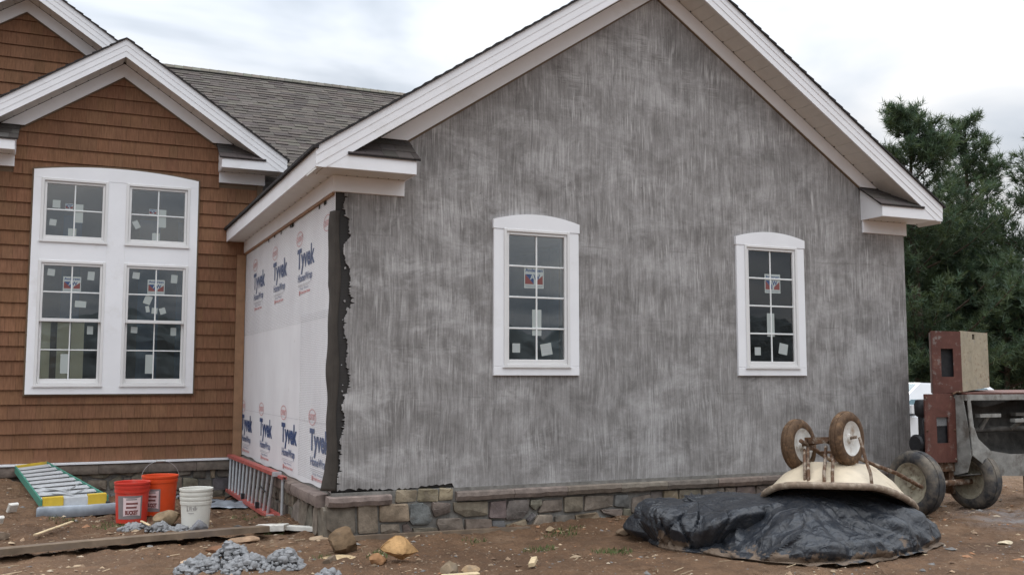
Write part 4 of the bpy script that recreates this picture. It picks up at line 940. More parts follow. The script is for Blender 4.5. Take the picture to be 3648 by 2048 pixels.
# ---- buckets
def bucket(x, y, rt, rb, h, m, label, rims=(0,), handle=False, lab=None, tilt=0):
    z = g1(x, y)-.012
    root = empty('bucket', (x, y, z), label, 'bucket', 'buckets on the dirt by the brown wing')
    R = Matrix.Translation((x, y, z)) @ Matrix.Rotation(tilt, 4, 'X')
    r = lambda t: rb+(rt-rb)*t/h
    mb = MB(R)
    pr = [(0, .004), (rb-.006, .004), (rb, .010)]
    for t in rims[::-1]:
        a = h-t
        pr += [(r(a-.075), a-.075), (r(a-.073)+.006, a-.073), (r(a-.045)+.007, a-.045), (r(a-.043)+.002, a-.043), (r(a-.024)+.002, a-.024), (r(a-.022)+.009, a-.022), (r(a)+.009, a-.002)]
    pr += [(r(h)+.004, h), (r(h)-.004, h-.004), (r(h*.5)-.006, h*.5), (rb-.008, .03), (0, .028)]
    mb.lathe(pr, n=56); mb.build('body', m, root, smooth=.7)
    if handle:
        pts = [(math.cos(a)*rt*1.05, 0.02, h-.03+math.sin(a)*rt*1.02) for a in np.linspace(0, math.pi, 25)]
        mb = MB(R @ Matrix.Rotation(.10, 4, 'X')); mb.tube(pts, .002, 6); mb.build('wire_handle', MT['alu'], root, smooth=1)
        mb = MB(R @ Matrix.Rotation(.10, 4, 'X')); mb.tube([(-.05, .02, h-.03+rt*.99), (.05, .02, h-.03+rt*.99)], .010, 10); mb.build('grip', MT['card'], root, smooth=1)
    if lab:
        a0, a1 = lab
        def cyl(u, v, e):            # u 0..1 across the label, v in metres up
            a = a0+(a1-a0)*u; q = R @ Vector(((r(v)+e)*math.cos(a), (r(v)+e)*math.sin(a), v)); return tuple(q)
        def patch(mb, u0, u1, v0, v1, e, n=14, bow=0):
            vs = []
            for i in range(n+1):
                t = i/n; u = u0+(u1-u0)*t; b_ = bow*4*t*(1-t)
                vs += [cyl(u, v0+b_, e), cyl(u, v1-b_, e)]
            mb.add(vs, [(2*i, 2*i+2, 2*i+3, 2*i+1) for i in range(n)])
        mb = MB(); patch(mb, 0, 1, .055, h-.135, .0012)
        mb.cur = 1; patch(mb, .26, .93, .085, h-.15, .0024, bow=.012)
        mb.cur = 2
        put_text(mb, 'BUCKET', .055, lambda u, v: cyl(.34+u, .105+v, .0036), .50, .004)
        for k, (va, w) in enumerate(((.165, .40), (.205, .44))): patch(mb, .38, .38+w, va, va+.022, .0036, bow=.002)
        mb.cur = 0; patch(mb, .38, .78, h-.178, h-.166, .0036)
        mb.build('label', [MT['greylabel'], MT['pinklabel'], MT['cardred']], root, recalc=False)
    return root, R, r
bucket(-1.625, 2.06, .174, .152, .43, MT['redplastic'], 'scuffed red bucket, leftmost of the three, with a printed label', (0, .035), lab=(math.radians(212), math.radians(304)))
bucket(-1.33, 2.30, .185, .158, .43, MT['orangeplastic'], 'orange bucket with raised wire handle between the red and white buckets', (0,), handle=True, lab=(math.radians(195), math.radians(268)))
root, R, r = bucket(-1.065, 1.28, .156, .132, .415, MT['whiteplastic'], 'white plastic bucket with handwriting, rightmost of the three', (0, .042, .084))
mb = MB()
def cw(a, v): q = R @ Vector(((r(v)+.002)*math.cos(a), (r(v)+.002)*math.sin(a), v)); return tuple(q)
scr = [[(228, .20), (229, .255), (231, .20), (236, .21)], [(238, .245), (240, .205), (243, .245)], [(246, .245), (246, .205), (250, .205)], [(252, .24), (255, .205), (258, .245), (256, .222)], [(260, .205), (262, .25), (264, .21), (268, .235)], [(231, .185), (240, .178), (256, .182)]]
for s_ in scr: mb.tube([cw(math.radians(a), v) for a, v in s_], .0022, 4)
mb.build('handwriting', MT['greylabel'], root)
# ---- green step ladder lying on the dirt bank
FL, FR_, NL, NR = Vector((-2.857, 5.02, -.076)), Vector((-2.492, 4.948, -.03)), Vector((-2.505, 2.869, -.285)), Vector((-1.843, 2.60, -.235))
lad = empty('step_ladder', (-2.4, 3.8, -.4), 'green fibreglass step ladder with yellow ends lying on the dirt', 'ladder')
dn = Vector((0, -.1, -1)).normalized()
def rail(mb, a, b_, w=.018, hgt=.085):
    t = (b_-a).normalized(); sd_ = t.cross(dn).normalized()
    q = [a-sd_*w/2, a+sd_*w/2, a+sd_*w/2+dn*hgt, a-sd_*w/2+dn*hgt]; p = [v+(b_-a) for v in q]
    mb.add([tuple(v) for v in q+p], [(0, 1, 2, 3), (7, 6, 5, 4), (0, 4, 5, 1), (1, 5, 6, 2), (2, 6, 7, 3), (3, 7, 4, 0)])
for a, b_ in ((FL, NL), (FR_, NR)):
    mb = MB(); rail(mb, a, b_); mb.build('rail', MT['green'], lad)
off = Vector((0, 0, -.085))
for a, b_ in ((FL+off+Vector((.04, 0, 0)), NL+off+Vector((.05, .1, -.01))), (FR_+off+Vector((-.03, 0, 0)), NR+off+Vector((-.05, .1, -.02)))):
    mb = MB(); rail(mb, a, b_, .02, .055); mb.build('rear_rail', MT['alu'], lad)
for i in range(9):
    t = (i+.55)/9.3; a = FL.lerp(NL, t)+dn*.004; b_ = FR_.lerp(NR, t)+dn*.004; fw = (NL-FL).normalized()
    mb = MB(); e = fw*.055
    q = [a, b_, b_+dn*.05, a+dn*.05]; p = [v+e*.25 for v in q]
    mb.add([tuple(v) for v in q+p], [(0, 1, 2, 3), (7, 6, 5, 4), (0, 4, 5, 1), (1, 5, 6, 2), (2, 6, 7, 3), (3, 7, 4, 0)])
    q = [a+dn*.002, b_+dn*.002, b_+e*1.75+dn*.012, a+e*1.75+dn*.012]; p = [v+dn*.006 for v in q]
    mb.add([tuple(v) for v in q+p], [(0, 1, 2, 3), (7, 6, 5, 4), (0, 4, 5, 1), (1, 5, 6, 2), (2, 6, 7, 3), (3, 7, 4, 0)])
    mb.build('step', MT['alu'], lad)
for t0, t1 in ((.60, .86), (.74, .95)):
    mb = MB()
    mb.tube([tuple(FL.lerp(NL, t0)+dn*.02), tuple((FL.lerp(NL, t1)+FR_.lerp(NR, t1))/2-dn*.012), tuple(FR_.lerp(NR, t0)+dn*.02)], .008, 6); mb.build('spreader_bar', MT['alu'], lad)
fw = (FL-NL).normalized()
mb = MB(); q = [FL+fw*.03, FR_+fw*.03, FR_+fw*.03+dn*.10, FL+fw*.03+dn*.10]; p = [v-fw*.05 for v in q]
mb.add([tuple(v) for v in q+p], [(0, 1, 2, 3), (7, 6, 5, 4), (0, 4, 5, 1), (1, 5, 6, 2), (2, 6, 7, 3), (3, 7, 4, 0)]); mb.build('top_cap', MT['yellow'], lad)
up_ = -dn
for t0, t1 in ((.02, .33), (.70, .98)):
    a = NL.lerp(NR, t0); b_ = NL.lerp(NR, t1)
    mb = MB(); q = [a-fw*.012+up_*.02, b_-fw*.012+up_*.02, b_-fw*.012+dn*.11, a-fw*.012+dn*.11]; p = [v+fw*.07 for v in q]
    mb.add([tuple(v) for v in q+p], [(0, 1, 2, 3), (7, 6, 5, 4), (0, 4, 5, 1), (1, 5, 6, 2), (2, 6, 7, 3), (3, 7, 4, 0)]); mb.build('corner_brace', MT['yellow'], lad)
mb = MB(); a = NL.lerp(NR, .30); b_ = NL.lerp(NR, .72); q = [a+dn*.0, b_+dn*.0, b_+dn*.095, a+dn*.095]; p = [v+fw*.04 for v in q]
mb.add([tuple(v) for v in q+p], [(0, 1, 2, 3), (7, 6, 5, 4), (0, 4, 5, 1), (1, 5, 6, 2), (2, 6, 7, 3), (3, 7, 4, 0)]); mb.build('bottom_step', MT['alu'], lad)
for a in (NL, NR):
    mb = MB(); q = a-fw*.02; mb.box(q.x-.022, q.x+.022, q.y-.03, q.y+.04, q.z-.135, q.z-.06); mb.build('foot', MT['blackrub'], lad)
# ---- bent metal sheet under the ladder
mb = MB(); n = 24; vs = []
for i in range(n+1):
    t = i/n; x = -2.55+.80*t; y = 2.63-.20*t; w = .012*math.sin(t*7)+.006*math.sin(t*19)
    zz = -.455+.02*t
    vs += [(x, y-.02, zz-.01+.03*t), (x+.004, y+.02, zz+.10+.02*t+w*.2), (x+.01, y+.035, zz+.108+.02*t+w*.2), (x+.03, y+.45, zz+.08+w*.3)]
fs = [(i*4+j, i*4+j+1, i*4+5+j, i*4+4+j) for i in range(n) for j in range(3)]
mb.add(vs, fs); o = mb.build('metal_sheet', MT['sheetmetal'], None, 'bent dull grey metal sheet under the green step ladder', smooth=.3, recalc=False, cat='metal sheet')
o.modifiers.new('t', 'SOLIDIFY').thickness = .004
# ---- grey plastic sheet and cord behind the white bucket
mb = MB(); n, k = 22, 14; vs = []
for i in range(n+1):
    for j in range(k+1):
        s_, t = i/n, j/k; x = -1.0+.82*s_+.08*t; y = 3.35+1.35*t-.15*s_
        vs.append((x, y, g1(x, y)+.018+.03*float(fbm(np.array([x*3.]), np.array([y*3.]), 4, 3)[0])))
mb.add(vs, [(i*(k+1)+j, (i+1)*(k+1)+j, (i+1)*(k+1)+j+1, i*(k+1)+j+1) for i in range(n) for j in range(k)])
o = mb.build('plastic_sheet', MT['sheetmetal'], None, 'pale grey sheet lying on the ground by the red ladder', smooth=1, recalc=False, cat='sheet')
o.modifiers.new('t', 'SOLIDIFY').thickness = .005
pts = []
for i in range(40):
    t = i/39; x = -1.05+.85*t; y = 3.75+.75*t+.14*math.sin(t*8); pts.append((x, y, g1(x, y)+.055+.01*math.sin(t*15)))
mb = MB(); mb.tube(pts, .009, 6); mb.build('power_cord', MT['engine'], None, 'black cord snaking over the pale grey sheet', smooth=1, cat='cord')
# ---- red extension ladder on edge against the side wall
el = empty('extension_ladder', (-.15, 3.3, -.47), 'red extension ladder lying on edge along the house wrap wall', 'ladder')
def chan(a, b_, w, h, nm='rail'):
    a, b_ = Vector(a), Vector(b_); t = (b_-a).normalized(); u = Vector((1, 0, 0)); v = t.cross(u).normalized()
    mb = MB()
    for (u0, u1, v0, v1) in ((-w/2, w/2, h/2-.008, h/2), (-w/2, -w/2+.010, -h/2, h/2-.0085), (w/2-.010, w/2, -h/2, h/2-.0085)):
        q = [a+u*x+v*z for x, z in ((u0, v0), (u1, v0), (u1, v1), (u0, v1))]; p = [c+(b_-a) for c in q]
        mb.add([tuple(c) for c in q+p], [(0, 1, 2, 3), (7, 6, 5, 4), (0, 4, 5, 1), (1, 5, 6, 2), (2, 6, 7, 3), (3, 7, 4, 0)])
    mb.build(nm, MT['redrail'], el)
T0, T1, B0, B1 = (-.175, 5.08, -.035), (-.165, 1.78, .0), (-.195, 5.02, -.500), (-.195, 1.92, -.475)
chan(T0, T1, .085, .04); chan(B0, B1, .085, .04)
chan((-.145, 4.9, -.045), (-.135, 1.50, -.022), .05, .03, 'fly_rail'); chan((-.150, 4.9, -.470), (-.140, 1.50, -.440), .05, .03, 'fly_rail')
for i in range(12):
    t = (i+.35)/12; a = Vector(T0).lerp(Vector(T1), t); b_ = Vector(B0).lerp(Vector(B1), t)
    mb = MB(); mb.tube([tuple(a+Vector((0, 0, -.01))), tuple(b_+Vector((0, 0, .01)))], .019, 10); mb.build('rung', MT['alu'], el, smooth=1)
for i in (11,):
    t = (i+.9)/12.2; a = Vector((-.145, 4.9, -.045)).lerp(Vector((-.135, 1.50, -.022)), t); b_ = Vector((-.150, 4.9, -.470)).lerp(Vector((-.140, 1.50, -.440)), t)
    mb = MB(); mb.tube([tuple(a), tuple(b_)], .017, 8); mb.build('rung', MT['alu'], el, smooth=1)
for t in (.45, .78):
    b_ = Vector(B0).lerp(Vector(B1), t); mb = MB(); mb.box(b_.x-.05, b_.x-.015, b_.y-.03, b_.y+.03, b_.z+.02, b_.z+.09); mb.build('rung_lock', MT['engine'], el)
for p in (T1, B1):
    mb = MB(); mb.box(p[0]-.048, p[0]+.048, p[1]-.03, p[1]+.02, p[2]-.024, p[2]+.024); mb.build('end_cap', MT['alu'], el)
mb = MB(); mb.tube([(-.20, 2.25, -.235), (-.20, 2.62, -.20)], .008, 6); mb.build('hook', MT['engine'], el)
# ---- lumber and scraps
def board(name, a, b_, w, t, m, label, cat, roll=0.0, seg=12, sag=.0, z=None):
    """a plank from a to b (centre line of its top face)"""
    a, b_ = Vector(a), Vector(b_); d = (b_-a).normalized(); s_ = d.cross(Vector((0, 0, 1))).normalized(); u = s_.cross(d)
    s2 = s_*math.cos(roll)+u*math.sin(roll); u2 = s2.cross(d)
    vs = []
    for i in range(seg+1):
        k = i/seg; c = a.lerp(b_, k)-Vector((0, 0, sag*4*k*(1-k)))
        for x, y in ((-w/2, -t), (w/2, -t), (w/2, -.004), (w/2-.006, 0), (-w/2+.006, 0), (-w/2, -.004)):
            vs.append(tuple(c+s2*(x+rnd.uniform(-.0015, .0015))+u2*(y+rnd.uniform(-.001, .001))))
    fs = [(i*6+j, i*6+(j+1) % 6, (i+1)*6+(j+1) % 6, (i+1)*6+j) for i in range(seg) for j in range(6)]+[tuple(range(6)), tuple(range(seg*6+5, seg*6-1, -1))]
    mb = MB(); mb.add(vs, fs); return mb.build(name, m, None, label, cat=cat)
board('plank', (-3.6, .05, -.385), (-.53, .42, -.350), .30, .055, MT['wood'], 'long weathered brown plank lying across the dirt', 'plank', roll=.10, seg=40, sag=-.012)
board('wood_strip', (-2.52, 1.10, -.40), (-2.20, 1.93, -.405), .035, .012, MT['palewood'], 'thin pale wood strip behind the long plank', 'wood strip')
board('trim_offcut', (-.56, .72, -.385), (-.29, .60, -.375), .24, .055, MT['foam'], 'white board offcut at the end of the long plank', 'board', roll=.06)
board('trim_offcut', (-.28, .66, -.395), (.0, .44, -.40), .12, .04, MT['foam'], 'narrow white board offcut touching the stone corner', 'board', roll=.04)
board('base_board', (.12, -.17, -.405), (1.95, -.19, -.425), .13, .05, MT['wood'], 'half buried reddish board along the foot of the stone base', 'board', roll=.12, seg=24)
board('wood_chip', (1.10, -2.06, -.41), (1.22, -1.86, -.40), .05, .03, MT['palewood'], 'short pale wood chip lying left of the black tarp', 'wood chip', roll=.2)
board('wood_chip', (-.36, -1.30, -.405), (-.27, -1.14, -.40), .06, .045, MT['wood'], 'grey wood block between the mortar pile and the corner rock', 'wood block', roll=.35)
board('wood_chip', (-1.57, 1.42, -.37), (-1.50, 1.24, -.395), .025, .012, MT['palewood'], 'small pale splinter on the mortar crumbs below the buckets', 'wood chip')
board('wood_chip', (.33, -2.12, -.43), (.62, -2.13, -.43), .07, .018, MT['palewood'], 'flat wood scrap at the bottom edge of the picture', 'wood chip')
for (x, y, w, h, lb) in ((-2.79, 2.83, .10, .08, 'small white foam scrap left of the metal sheet'), (-2.90, 2.30, .10, .09, 'white foam scrap at the left edge of the picture')):
    z = g1(x, y); mb = MB(Matrix.Translation((x, y, z+.02)) @ Matrix.Rotation(.5, 4, 'Z') @ Matrix.Rotation(.5, 4, 'X')); mb.bbox(-w/2, w/2, -.02, .02, -.02, h, .008); mb.build('foam_scrap', MT['foam'], None, lb, cat='foam scrap')
# ---- rocks
def rock(x, y, r, sc, col, label, name='rock', zoff=0.0, seed=1, cut=.75, group=None):
    rg = random.Random(seed); bm = bmesh.new(); bmesh.ops.create_icosphere(bm, subdivisions=3, radius=1)
    pl = [(Vector((rg.uniform(-1, 1), rg.uniform(-1, 1), rg.uniform(-1, 1))).normalized(), rg.uniform(cut-.18, cut+.1)) for _ in range(13)]
    for v in bm.verts:
        for n_, d in pl:
            k = v.co.dot(n_)
            if k > d: v.co -= n_*(k-d)
        v.co += Vector((rg.uniform(-1, 1), rg.uniform(-1, 1), rg.uniform(-1, 1)))*.022
    z = g1(x, y); vs = [(x+v.co.x*r*sc[0], y+v.co.y*r*sc[1], z+zoff+(v.co.z+.55)*r*sc[2]) for v in bm.verts]; fs = [tuple(v.index for v in f.verts) for f in bm.faces]; bm.free()
    mb = MB(); mb.tint = col; mb.add(vs, fs); return mb.build(name, MT['stone'], None, label, smooth=.45, cat='rock', group=group)
rock(-.05, -.70, .150, (1, .9, .95), (.15, .10, .06), 'dark brown rock in front of the stone corner', seed=3)
rock(.27, -1.36, .18, (1.3, .95, .78), (.46, .28, .13), 'large ochre rock with a pale split face', seed=23, cut=.50)
rock(.07, -1.33, .085, (1.1, .8, .75), (.26, .14, .07), 'small reddish rock touching the large ochre rock', seed=5)
rock(.46, -1.92, .085, (1.1, .8, .8), (.20, .15, .10), 'brown rock near the bottom edge, right of the ochre rock', seed=6)
rock(.66, -1.86, .07, (1.3, .9, .6), (.38, .26, .15), 'flat tan rock near the bottom edge beside the brown one', seed=7)
rock(-1.33, 1.50, .125, (1.25, .8, .85), (.22, .16, .10), 'brown boulder in front of the orange bucket', seed=8)
rock(-1.07, .93, .085, (1, .9, .95), (.16, .16, .17), 'round grey stone in front of the white bucket', seed=9, cut=.85)
rock(-1.05, -.24, .08, (1.4, .7, .5), (.16, .085, .05), 'dark red stone fragment behind the mortar pile', seed=10)
rock(-.78, .17, .12, (1.5, .8, .35), (.30, .20, .13), 'flat tan stone in front of the plank end', seed=12)
rock(-2.86, 1.25, .10, (1.3, .9, .5), (.20, .15, .11), 'flat stone behind the plank at the left edge', seed=13)
rock(2.09, -.42, .055, (1.2, .9, .7), (.34, .25, .16), 'small tan stone at the foot of the stone base', seed=14)
rock(2.62, -.95, .07, (1.4, .9, .6), (.17, .12, .08), 'small dark stone left of the black tarp', seed=15)
rock(-.20, -1.02, .12, (1.5, .8, .16), (.46, .34, .20), 'flat pale ochre slab left of the large ochre rock', seed=16)
rock(-.05, .05, .10, (1.6, .9, .30), (.34, .25, .17), 'flat tan stone beside the white offcuts', seed=17)
rock(-1.25, -.55, .12, (1.5, .9, .16), (.40, .29, .20), 'flat tan stone left of the mortar pile', seed=18)
rock(5.55, -2.75, .06, (1.6, .9, .35), (.50, .42, .30), 'pale flat stone on the dirt right of the tarp', seed=19)
rock(5.95, -2.75, .055, (1.8, .9, .3), (.46, .36, .24), 'second pale flat stone further right of the tarp', seed=20)
# ---- mortar crumbs
def mortar_pile(blobs, n, seed, label):
    rg = random.Random(seed); mb = MB()
    ico = bmesh.new(); bmesh.ops.create_icosphere(ico, subdivisions=2, radius=1); base_v = [v.co.copy() for v in ico.verts]; base_f = [tuple(v.index for v in f.verts) for f in ico.faces]; ico.free()
    def lump(x, y, z, r):
        s_ = (rg.uniform(.8, 1.2), rg.uniform(.8, 1.2), rg.uniform(.8, 1.15)); ph = rg.uniform(0, 9)
        mb.add([(x+v.x*r*s_[0]*(1+.22*math.sin(v.y*5+ph)+rg.uniform(-.1, .1)), y+v.y*r*s_[1]*(1+.22*math.sin(v.z*6+ph)), z+v.z*r*s_[2]*(1+.2*math.sin(v.x*5+ph))) for v in base_v], base_f)
    for (bx, by, br, bh) in blobs:
        gz = g1(bx, by); lump(bx, by, gz-.02, br*.66)
        for i in range(n):
            a = rg.uniform(0, 2*math.pi); q = math.sqrt(rg.random())*1.12; hh = bh*max(0, 1-q*q); r_ = rg.choice((.007, .009, .011, .013, .016, .020, .026, .034))*(1.1-.3*q)
            lump(bx+br*q*math.cos(a), by+br*q*math.sin(a)*.8, gz+hh*rg.uniform(.75, 1.0)+r_*.25, r_)
    return mb.build('mortar_pile', MT['mortar'], None, label, smooth=.9, recalc=False, cat='mortar pile', kind=None)
mortar_pile([(-1.30, -.98, .17, .09), (-1.05, -.93, .17, .17), (-.95, -1.20, .19, .10), (-.68, -1.20, .16, .13)], 300, 5, 'lumpy heap of wet grey mortar near the bottom edge')
mortar_pile([(-1.62, 1.42, .14, .05), (-1.42, 1.32, .12, .06), (-1.22, 1.18, .12, .03)], 90, 6, 'grey mortar crumbs in front of the buckets')
mortar_pile([(-.42, -1.62, .10, .03)], 60, 8, 'small patch of grey mortar crumbs at the bottom edge')

# ---- black plastic tarp bundle
def bundle(parent, name, c, outline, hfun, z0, m, seed, prof, nth=300, fold=1.0, label=None):
    rg = random.Random(seed); P = np.array(outline, float)-np.array(c)
    th = np.arctan2(P[:, 1], P[:, 0]); rr = np.hypot(P[:, 0], P[:, 1]); o_ = np.argsort(th); th, rr = th[o_], rr[o_]
    T = np.linspace(-math.pi, math.pi, nth, endpoint=False)
    R_ = np.interp(T, np.concatenate([th-2*math.pi, th, th+2*math.pi]), np.tile(rr, 3))
    for _ in range(2): R_ = (np.roll(R_, 1)+R_*2+np.roll(R_, -1))/4
    tt = np.linspace(0, 1, 120); pr = np.array(prof)
    rho = np.interp(tt, pr[:, 0], pr[:, 1]); zf = np.interp(tt, pr[:, 0], pr[:, 2])
    k = np.ones(5)/5; rho[2:-2] = np.convolve(rho, k, 'valid'); zf[2:-2] = np.convolve(zf, k, 'valid')
    RHO, TH = np.meshgrid(rho, T, indexing='ij'); ZF = np.meshgrid(zf, T, indexing='ij')[0]; RR = np.meshgrid(rho, R_, indexing='ij')[1]
    X = c[0]+RHO*RR*np.cos(TH); Y = c[1]+RHO*RR*np.sin(TH); H = hfun(X, Y); Z = z0+ZF*H
    # folds: creases running up the sides and across, plus crumple
    wob = fbm(X*2.2, Y*2.2, seed, 3)
    side = np.clip(1.25-np.abs(RHO-.9)*2.2, .25, 1)*np.clip(ZF*6, .15, 1)
    f = np.zeros_like(X)
    for _ in range(34):
        t0 = rg.uniform(-math.pi, math.pi); w = rg.uniform(.014, .045); sk = rg.uniform(-.55, .55); dp = rg.uniform(.02, .055)*rg.choice((-1, -1, 1))
        dd = (TH-t0-sk*(ZF-.5)+(wob-.5)*.35+math.pi) % (2*math.pi)-math.pi
        f += dp*np.exp(-np.abs(dd/w)**1.1)
    wx_ = (fbm(X*1.7, Y*1.7+Z, seed+3, 3)-.5)*.30; wy_ = (fbm(X*1.7+7, Y*1.7-Z, seed+5, 3)-.5)*.30
    for fr in (.8, 1.1, 1.5, 2.1, 3.0, 4.2):
        for _ in range(2):
            dv = np.array([rg.gauss(0, 1), rg.gauss(0, 1), rg.gauss(0, 1.5)]); dv /= np.linalg.norm(dv)
            s_ = (dv[0]*(X+wx_)+dv[1]*(Y+wy_)+dv[2]*Z)*fr+rg.random()
            f += (np.abs((s_ % 1)-.5)-.25)*.22/fr**1.0
    f = np.clip(f, -.10, .11)
    f += (fbm(X*11, Y*11+Z*9, seed+7, 2)-.5)*.010
    f *= fold*side
    X = X+np.cos(TH)*f*np.clip(RHO, .2, 1); Y = Y+np.sin(TH)*f*np.clip(RHO, .2, 1); Z = Z+f*.55*np.clip(ZF*3, 0, 1)
    a, b_ = X.shape; V = np.stack([X, Y, Z], -1).reshape(-1, 3); id_ = np.arange(a*b_).reshape(a, b_)
    F = np.stack([id_[:-1], np.roll(id_, -1, 1)[:-1], np.roll(id_, -1, 1)[1:], id_[1:]], -1).reshape(-1, 4)
    mb = MB(); mb.v = [tuple(p) for p in V]; mb.f = [tuple(int(i) for i in q_) for q_ in F]; mb.mi = [0]*len(mb.f)
    return mb.build(name, m, parent, label, smooth=1.0)
tarp = empty('plastic_tarp', (3.9, -2.0, GZ), 'crumpled black plastic tarp bundle under the upturned wheelbarrow', 'tarp')
def hmain(x, y): return .40+.15*np.exp(-(((x-4.15)/.60)**2+((y+2.1)/.55)**2))+.03*np.exp(-(((x-4.9)/.4)**2))-.10*np.exp(-(((x-2.85)/.36)**2+((y+2.12)/.25)**2))-.03*np.clip(x-4.5, 0, 1)
OUT = [(2.68, -1.50), (2.72, -1.95), (2.84, -2.48), (3.06, -2.82), (3.35, -2.97), (3.75, -2.97), (4.2, -2.88), (4.62, -2.72), (4.98, -2.52), (5.12, -2.2), (5.0, -1.75), (4.6, -1.35), (4.0, -1.05), (3.2, -.95), (2.6, -1.1)]
PROF = [(0, .95, -.06), (.08, .99, .04), (.18, 1.0, .16), (.32, .96, .34), (.46, .88, .52), (.60, .74, .72), (.74, .54, .90), (.86, .30, .985), (1, .0, 1.0)]
bundle(tarp, 'tarp_body', (3.8, -1.95), OUT, hmain, GZ, MT['tarp'], 4, PROF)
FLAP = [(2.58, -1.52), (2.60, -1.86), (2.78, -2.14), (3.05, -2.12), (3.45, -2.20), (3.62, -1.85), (3.75, -1.5), (3.3, -1.2), (2.75, -1.15)]
PRFB = [(0, .96, -.05), (.10, 1.0, .10), (.34, 1.0, .55), (.48, .97, .84), (.60, .88, .99), (.80, .5, 1.04), (1, .0, 1.10)]
PRF2 = [(0, .0, .0), (.25, .80, .0), (.36, .97, .12), (.46, 1.0, .5), (.56, .95, .9), (.68, .82, 1.0), (1, .0, 1.05)]
bundle(tarp, 'folded_layer', (3.0, -1.62), FLAP, lambda x, y: .30+.09*np.clip((x-2.6)/1., 0, 1), GZ, MT['tarp'], 9, PRFB, 240, 1.0)
# loose hem of the sheet lying on the dirt in front
n_ = 90; vs = []
for i in range(n_+1):
    t = i/n_; x = 2.80+2.15*t; yb = float(np.interp(x, [2.68, 2.84, 3.06, 3.35, 3.75, 4.2, 4.62, 4.98, 5.1], [-2.1, -2.48, -2.82, -2.97, -2.97, -2.88, -2.72, -2.52, -2.3])); wv = vnoise(x*5, 1.0, 3)*.10+vnoise(x*17, 2.0, 4)*.03
    for k_, (o_, h_) in enumerate(((.10, .06), (.03, .035), (-.02, .012+.03*vnoise(x*9, 3., 5)), (-.03-wv*.55, .006+.035*vnoise(x*13, 5., 6)))): vs.append((x, yb+o_, GZ+h_))
mb = MB(); mb.add(vs, [(i*4+j, i*4+4+j, i*4+5+j, i*4+1+j) for i in range(n_) for j in range(3)]); o = mb.build('loose_hem', MT['tarp'], tarp, smooth=.8, recalc=False); o.modifiers.new('t', 'SOLIDIFY').thickness = .002
FLAP2 = [(2.9, -1.45), (3.1, -1.75), (3.5, -1.9), (3.95, -1.7), (3.9, -1.25), (3.3, -1.15)]
bundle(tarp, 'folded_layer', (3.45, -1.5), FLAP2, lambda x, y: .09+0*x, -.13, MT['tarp'], 13, PRF2, 160, .7)

# ---- upturned wheelbarrow
wb = empty('wheelbarrow', (4.2, -2.1, -.05), 'upside-down two-wheeled wheelbarrow with cream pan resting on the tarp', 'wheelbarrow')
e1 = Vector((.951, .310, -.092)).normalized(); e2 = Vector((.310, -.951, .06)); e2 = (e2-e1*e2.dot(e1)).normalized(); e3 = e2.cross(e1)
WF = frame((4.27, -2.045, .085), e1, e2, e3)
def sup(a, b_, p, n=72):
    r_ = []
    for i in range(n):
        t = 2*math.pi*i/n; c, s_ = math.cos(t), math.sin(t); r_.append((a*math.copysign(abs(c)**(2/p), c), b_*math.copysign(abs(s_)**(2/p), s_)))
    return r_
def rimz(u, v): return -.03-.14*min(1, max(0, -v/.5))**2-.18*min(1.2, max(0, (u+.4)/.9))**1.5
rings = []
for (a, b_, p, du, w) in ((.72, .55, 3.0, 0, .0), (.70, .53, 3.0, 0, .010), (.53, .39, 3.2, .0, .10), (.37, .26, 3.4, -.0, .165), (.33, .225, 3.4, -.0, .178), (.15, .10, 3, -.0, .182)):
    rings.append([(u+du, v, w+rimz(u, v)*(1-w/.20)) for u, v in sup(a, b_, p)])
mb = MB(WF); n = 72; mb.add([p for r_ in rings for p in r_], [(k*n+i, k*n+(i+1) % n, (k+1)*n+(i+1) % n, (k+1)*n+i) for k in range(5) for i in range(n)]+[tuple(5*n+i for i in range(n))])
o = mb.build('pan', MT['pan'], wb, smooth=.9); o.modifiers.new('t', 'SOLIDIFY').thickness = .004
mb = MB(WF); mb.tube([(p[0], p[1], p[2]-.010) for p in rings[0]], .032, 8, closed=True); mb.build('rolled_rim', MT['rim'], wb, smooth=1)
# wheels: axle along e2
def wheel(parent, M, r_, w, mt, mr, hub, lug=True):
    h = w/2; wz = [(r_*.60, -h*.75), (r_*.66, -h*.98), (r_*.80, -h), (r_*.92, -h*.86), (r_*.985, -h*.5), (r_*.985, -h*.42), (r_*.972, -h*.38), (r_*.972, -h*.30), (r_, -h*.26), (r_, h*.26), (r_*.972, h*.30), (r_*.972, h*.38), (r_*.985, h*.42), (r_*.985, h*.5), (r_*.92, h*.86), (r_*.80, h), (r_*.66, h*.98), (r_*.60, h*.75)]
    mb = MB(M); mb.lathe(wz, n=64, ax='y'); ty = mb.build('tyre', mt, parent, smooth=.9, recalc=True)
    dsk = [(.012, h*.70), (hub, h*.68), (hub*1.25, h*.42), (r_*.34, h*.36), (r_*.46, h*.55), (r_*.53, h*.60), (r_*.60, h*.86), (r_*.635, h*.90), (r_*.62, h*.70), (r_*.60, 0), (r_*.62, -h*.7), (r_*.635, -h*.9), (r_*.60, -h*.86), (r_*.53, -h*.6), (r_*.34, -h*.4), (hub, -h*.55), (.012, -h*.58)]
    mb = MB(M); mb.lathe(dsk, n=48, ax='y'); mb.build('rim', mr, parent, smooth=.6, recalc=True)
    return ty
